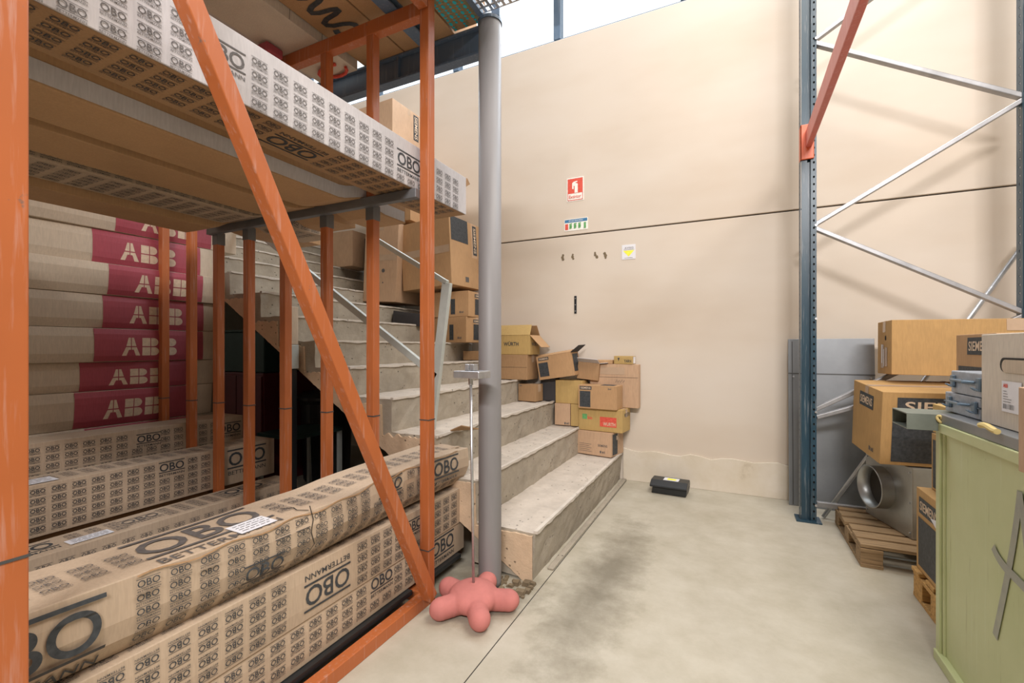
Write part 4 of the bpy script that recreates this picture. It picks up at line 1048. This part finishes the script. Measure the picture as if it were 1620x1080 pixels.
# duct box
db = tag(empty('duct_box', (1.10, 3.55, .127), (0, 0, R(16))), 'galvanised ventilation box with a round spigot on the old pallet', 'duct')
MB().box(-.27, .30, -.22, .22, 0, .40).build('housing', M['duct'], db, bevel=.004)
m = MB(); prof = [(.128, .0), (.128, .065), (.132, .07), (.124, .071), (.122, .0)]; n = 40; vs = []; fs = []
for r_, dx in prof:
    for i in range(n):
        t = 2*math.pi*i/n; vs.append((-.2705-dx, .05+r_*math.cos(t), .215+r_*math.sin(t)))
for j in range(len(prof)-1):
    for i in range(n): fs.append((j*n+i, j*n+(i+1) % n, (j+1)*n+(i+1) % n, (j+1)*n+i))
m.add(vs, fs).build('spigot', M['duct'], db, smooth=True)
MB().add([(-.2712, .05+.12*math.cos(2*math.pi*i/n), .215+.12*math.sin(2*math.pi*i/n)) for i in range(n)], [tuple(range(n))]).build('opening', M['shadow_gap'], db)
for y, z in ((-.2, .03), (-.2, .2), (-.2, .37), (.2, .03), (.2, .37)): MB().tube((-.2705, y, z), (-.275, y, z), .005, 8).build('rivet', M['galv'], db)
for z in (.05, .2): MB().tube((-.2, -.2205, z), (-.2, -.225, z), .005, 8).build('rivet', M['galv'], db)

# Siemens carton on duct box
c = Carton('carton', 'tilted carton with large black block and white lettering on the duct box', (.62, .42, .42), (1.04, 3.52, .553), (R(5.5), 0, R(7)), 'kraft_gold')
sie(c, 'front', .01, .13, .50, .10, (-.26, .26, -.19, .05)); sie(c, 'left', .0, .12, .20, .085)
vmarks(c, 'left', .06, -.17, 1.3)
c = Carton('carton', 'long plain carton with a round hand hole lying on the tilted one', (1.0, .26, .335), (1.37, 3.675, 1.030), (R(-1), R(.5), R(2)), 'kraft_gold')
c.put('left', Art().disc(.03, .06, .013, .016, 16), 'shadow_gap', 'hand_hole'); c.put('left', Art().rect(-.055, .0, -.13, .02, 1, 3).rect(.02, .06, -.12, .0), 'tape', 'tape')
c.put('left', Art().rect(-.04, -.02, -.10, .02).rect(.0, .01, -.12, -.01), 'paper', 'torn_label', .0026)
c.put('front', Art().rect(.02, .10, .10, .165, 2, 2), 'tape', 'tape')
c.seam('front', .12, False)
# tall cartons on pallet 2
c = Carton('carton', 'lower black sided carton on the yellowish pallet, torn paper on it', (.5, .48, .385), (1.05, 2.60, .144), (0, 0, 0), 'kraft_gold', tape=False)
sie(c, 'left', -.08, .12, .24, .075, (-.21, .21, -.17, .06))
c.put('left', Art().add([(-.05, .10), (.06, .12), (.10, -.03), (.08, .0), (.03, .07)], [(0,1,2,3,4)]), 'paper', 'torn_paper', .004)
c = Carton('carton', 'upper black sided carton with scrawled writing beside the green container', (.46, .46, .265), (1.08, 2.59, .531), (0, 0, 0), 'kraft_gold', tape=False)
c.put('left', Art().rect(-.21, .21, -.12, .105, 4, 4), 'ink', 'printed_block')
c.put('left', Art().stroke([(-.02, .05), (0, .02), (-.015, -.01), (.005, -.03), (-.01, -.06), (.01, -.09)], .004), 'ink_white', 'handwriting', .0026)
c = Carton('carton', 'low plain carton behind the grey tube, under the small lettered carton', (.44, .44, .135), (1.08, 2.62, .798), (0, 0, 0), 'kraft_yellow', tape=False)
c = Carton('carton', 'lettered carton standing behind the two grey cases', (.36, .36, .325), (1.125, 2.66, .935), (0, 0, 0), 'kraft', tape=False)
sie(c, 'left', .05, .11, .22, .075, (-.15, .15, -.14, .02)); sie(c, 'front', -.04, .11, .24, .075, (-.16, .08, -.14, .02))

# ================================================================ green container
gc = tag(empty('green_container', (1.15, 1.5, 0)), 'pale green painted steel container with scratches and purple spray mark', 'container')
MB().box(-.43, .5, -.95, .79, .02, .90).build('side_panel', M['green'], gc, bevel=.003)
MB().box(-.445, -.425, .765, .80, 0, .915).build('corner_post', M['green'], gc, bevel=.003)
MB().bar((-.437, -.95, .895), (-.437, .80, .895), .035, .018, (0,0,1)).build('rim', M['green'], gc, bevel=.003)
MB().bar((-.437, -.95, .02), (-.437, .80, .02), .04, .03, (0,0,1)).build('base_rail', M['green'], gc, bevel=.003)
MB().tube((-.432, .755, .03), (-.432, .755, .88), .006, 8).build('weld_bead', M['green'], gc)
MB().box(-.44, .5, -.95, .79, .913, .948).build('top_plate', M['sheet'], gc, bevel=.003)
# sprayed purple mark (flat print)
m, nt, b = mk('purple_spray'); f = noise_n(nt, coords(nt), 18, 4); nt.links.new(ramp(nt, f, [(.3, (.30, .30, .27)), (.7, (.38, .39, .30))]), b.inputs['Base Color']); b.inputs['Roughness'].default_value = .6; M['spray'] = m
for k, pts in enumerate(([(.255, .80), (.27, .72), (.30, .60), (.35, .44), (.39, .32)], [(.40, .59), (.375, .57), (.33, .555), (.27, .55), (.2, .54), (.1, .52)], [(.255, .80), (.21, .62), (.18, .42)])):
    a = Art().stroke(smooth2(pts, 3), .028)
    MB().add([(-.4325-.0006*k, y, z) for y, z in a.v], a.f).build('spray_mark', M['spray'], gc)

gt = tag(empty('steel_tube', (.70, 2.36, .8835)), 'short grey green rectangular steel tube sticking out over the container corner', 'tube')
m = MB(); w_, h_, t_ = .09, .062, .004
for (y0, y1, z0, z1) in ((-w_, w_, 0, t_), (-w_, w_, h_-t_, h_), (-w_, -w_+t_, t_, h_-t_), (w_-t_, w_, t_, h_-t_)): m.box(-.09, .10, y0, y1, z0, z1)
m.build('tube_profile', M['tube'], gt)
rp = MB().path([(.0+.012*math.cos(t)+.004*t, -.094-.004*math.sin(t*2), .045+.013*math.sin(t)) for t in [i*.5 for i in range(22)]], .005)
rp.path([(.04, -.095, .06), (.055, -.096, .04), (.05, -.097, .02), (.065, -.098, .055)], .004)
o = rp.build('rope_loop', M['rope'], smooth=True); o.location = (.70, 2.36, .8835); tag(o, 'knotted cream rope hanging on the grey tube', 'rope')

def case(label, x0, x1, y0, y1, z0, z1):
    r = tag(empty('metal_case', ((x0+x1)/2, (y0+y1)/2, z0)), label, 'case'); W = x1-x0; D = y1-y0; H = z1-z0
    MB().box(-W/2, W/2, -D/2, D/2, 0, H*.52).build('base', M['case'], r, bevel=.004)
    MB().box(-W/2, W/2, -D/2, D/2, H*.54, H).build('lid', M['case'], r, bevel=.004)
    MB().box(-W/2-.004, -W/2+.01, -D/2, D/2, H*.5, H*.56).build('rim', M['case_dark'], r)
    yc = -.02
    MB().path([(-W/2-.002, yc+.05, H*.6), (-W/2-.03, yc+.05, H*.62), (-W/2-.032, yc-.05, H*.62), (-W/2-.002, yc-.05, H*.6)], .005).build('handle', M['case_dark'], r)
    for y in (yc-.095, yc+.11):
        lt = MB().box(-W/2-.010, -W/2, y-.012, y+.012, H*.25, H*.8).build('latch', M['case_dark'], r, bevel=.002)
        MB().path([(-W/2-.012, y-.01, H*.3), (-W/2-.024, y-.008, H*.4), (-W/2-.024, y+.008, H*.4), (-W/2-.012, y+.01, H*.3)], .0025).build('latch_wire', M['case_dark'], lt)
    return r
case('lower grey metal case on the green container with the carrying handle', .765, 1.07, 2.11, 2.40, .950, 1.026)
case('upper grey metal case with wire handle, on the other case', .765, 1.06, 2.10, 2.345, 1.028, 1.112)

c = Carton('carton', 'white kraft carton with hand slot and barcode label on the green container', (.20, .60, .295), (.86, 1.79, .950), (0, 0, 0), 'white_card', tape=False)
hs = Art(); hs.add([(.13+x, y) for x, y in [(-.07+.022*math.cos(t), .05+.022*math.sin(t)) for t in [math.pi/2+math.pi*i/8 for i in range(9)]] + [(.07+.022*math.cos(t), .05+.022*math.sin(t)) for t in [-math.pi/2+math.pi*i/8 for i in range(9)]]], [tuple(range(18))])
hs.v = [(x-.21, y+.0) for x, y in hs.v]
c.put('left', hs, 'shadow_gap', 'hand_slot'); hs2 = Art().add([(x*.93-.0, y*.9+.001) for x, y in hs.v], hs.f); c.put('left', hs2, 'kraft_pale', 'hand_slot_inner', .0022)
lx, ly_ = -.105, -.05
c.put('left', Art().rect(lx-.055, lx+.055, ly_-.045, ly_+.05, 2, 2), 'paper', 'barcode_label', .002)
c.put('left', Art().text('ABB', lx-.045, lx-.018, ly_+.03, ly_+.042, .03), 'ink_red', 'label_name', .003)
a = Art(); rr = random.Random(5)
for k in range(14): a.rect(lx-.045+.0045*k, lx-.045+.0045*k+rr.choice((.0012, .0025)), ly_-.035, ly_-.02)
for k in range(5): a.rect(lx-.045, lx-.045+rr.uniform(.02, .05), ly_+.018-.008*k, ly_+.0195-.008*k)
c.put('left', a, 'ink_soft', 'label_print', .003)
c.put('back', Art().rect(-.09, .0, -.1, .12), 'paper', 'paper_label')
c = Carton('carton', 'small torn pink cardboard sleeve at the rim of the green container', (.03, .28, .215), (.672, 1.475, .885), (0, R(0), R(0)), 'kraft_pink', tape=False)
tag(MB().path([(.70, 1.93-.02*i, .957+.004*math.sin(i)) for i in range(6)], .009).build('cloth_strip', M['rope']), 'rolled dirty cloth strip tucked under the white carton', 'cloth')

# shared groups of the repeats
for o in list(COL.objects):
    if o.parent or 'label' not in o: continue
    n = o.name.split('.')[0]; l = o['label']
    if n == 'long_carton':
        o['group'] = 'long cartons stacked with crimson end bands' if 'crimson end band' in l else ('long cartons on the upper shelf' if o.location.z > 1.5 else 'long cartons on the ground level of the orange rack')
    elif n == 'flat_carton': o['group'] = 'cartons on top of the orange rack'
    elif n == 'carton': o['group'] = 'cartons piled on the stairs' if o.location.x < 0 else 'cartons piled beside the green container'
    elif n == 'pallet': o['group'] = 'wooden pallets on the floor'
    elif n == 'metal_case': o['group'] = 'grey cases on the green container'
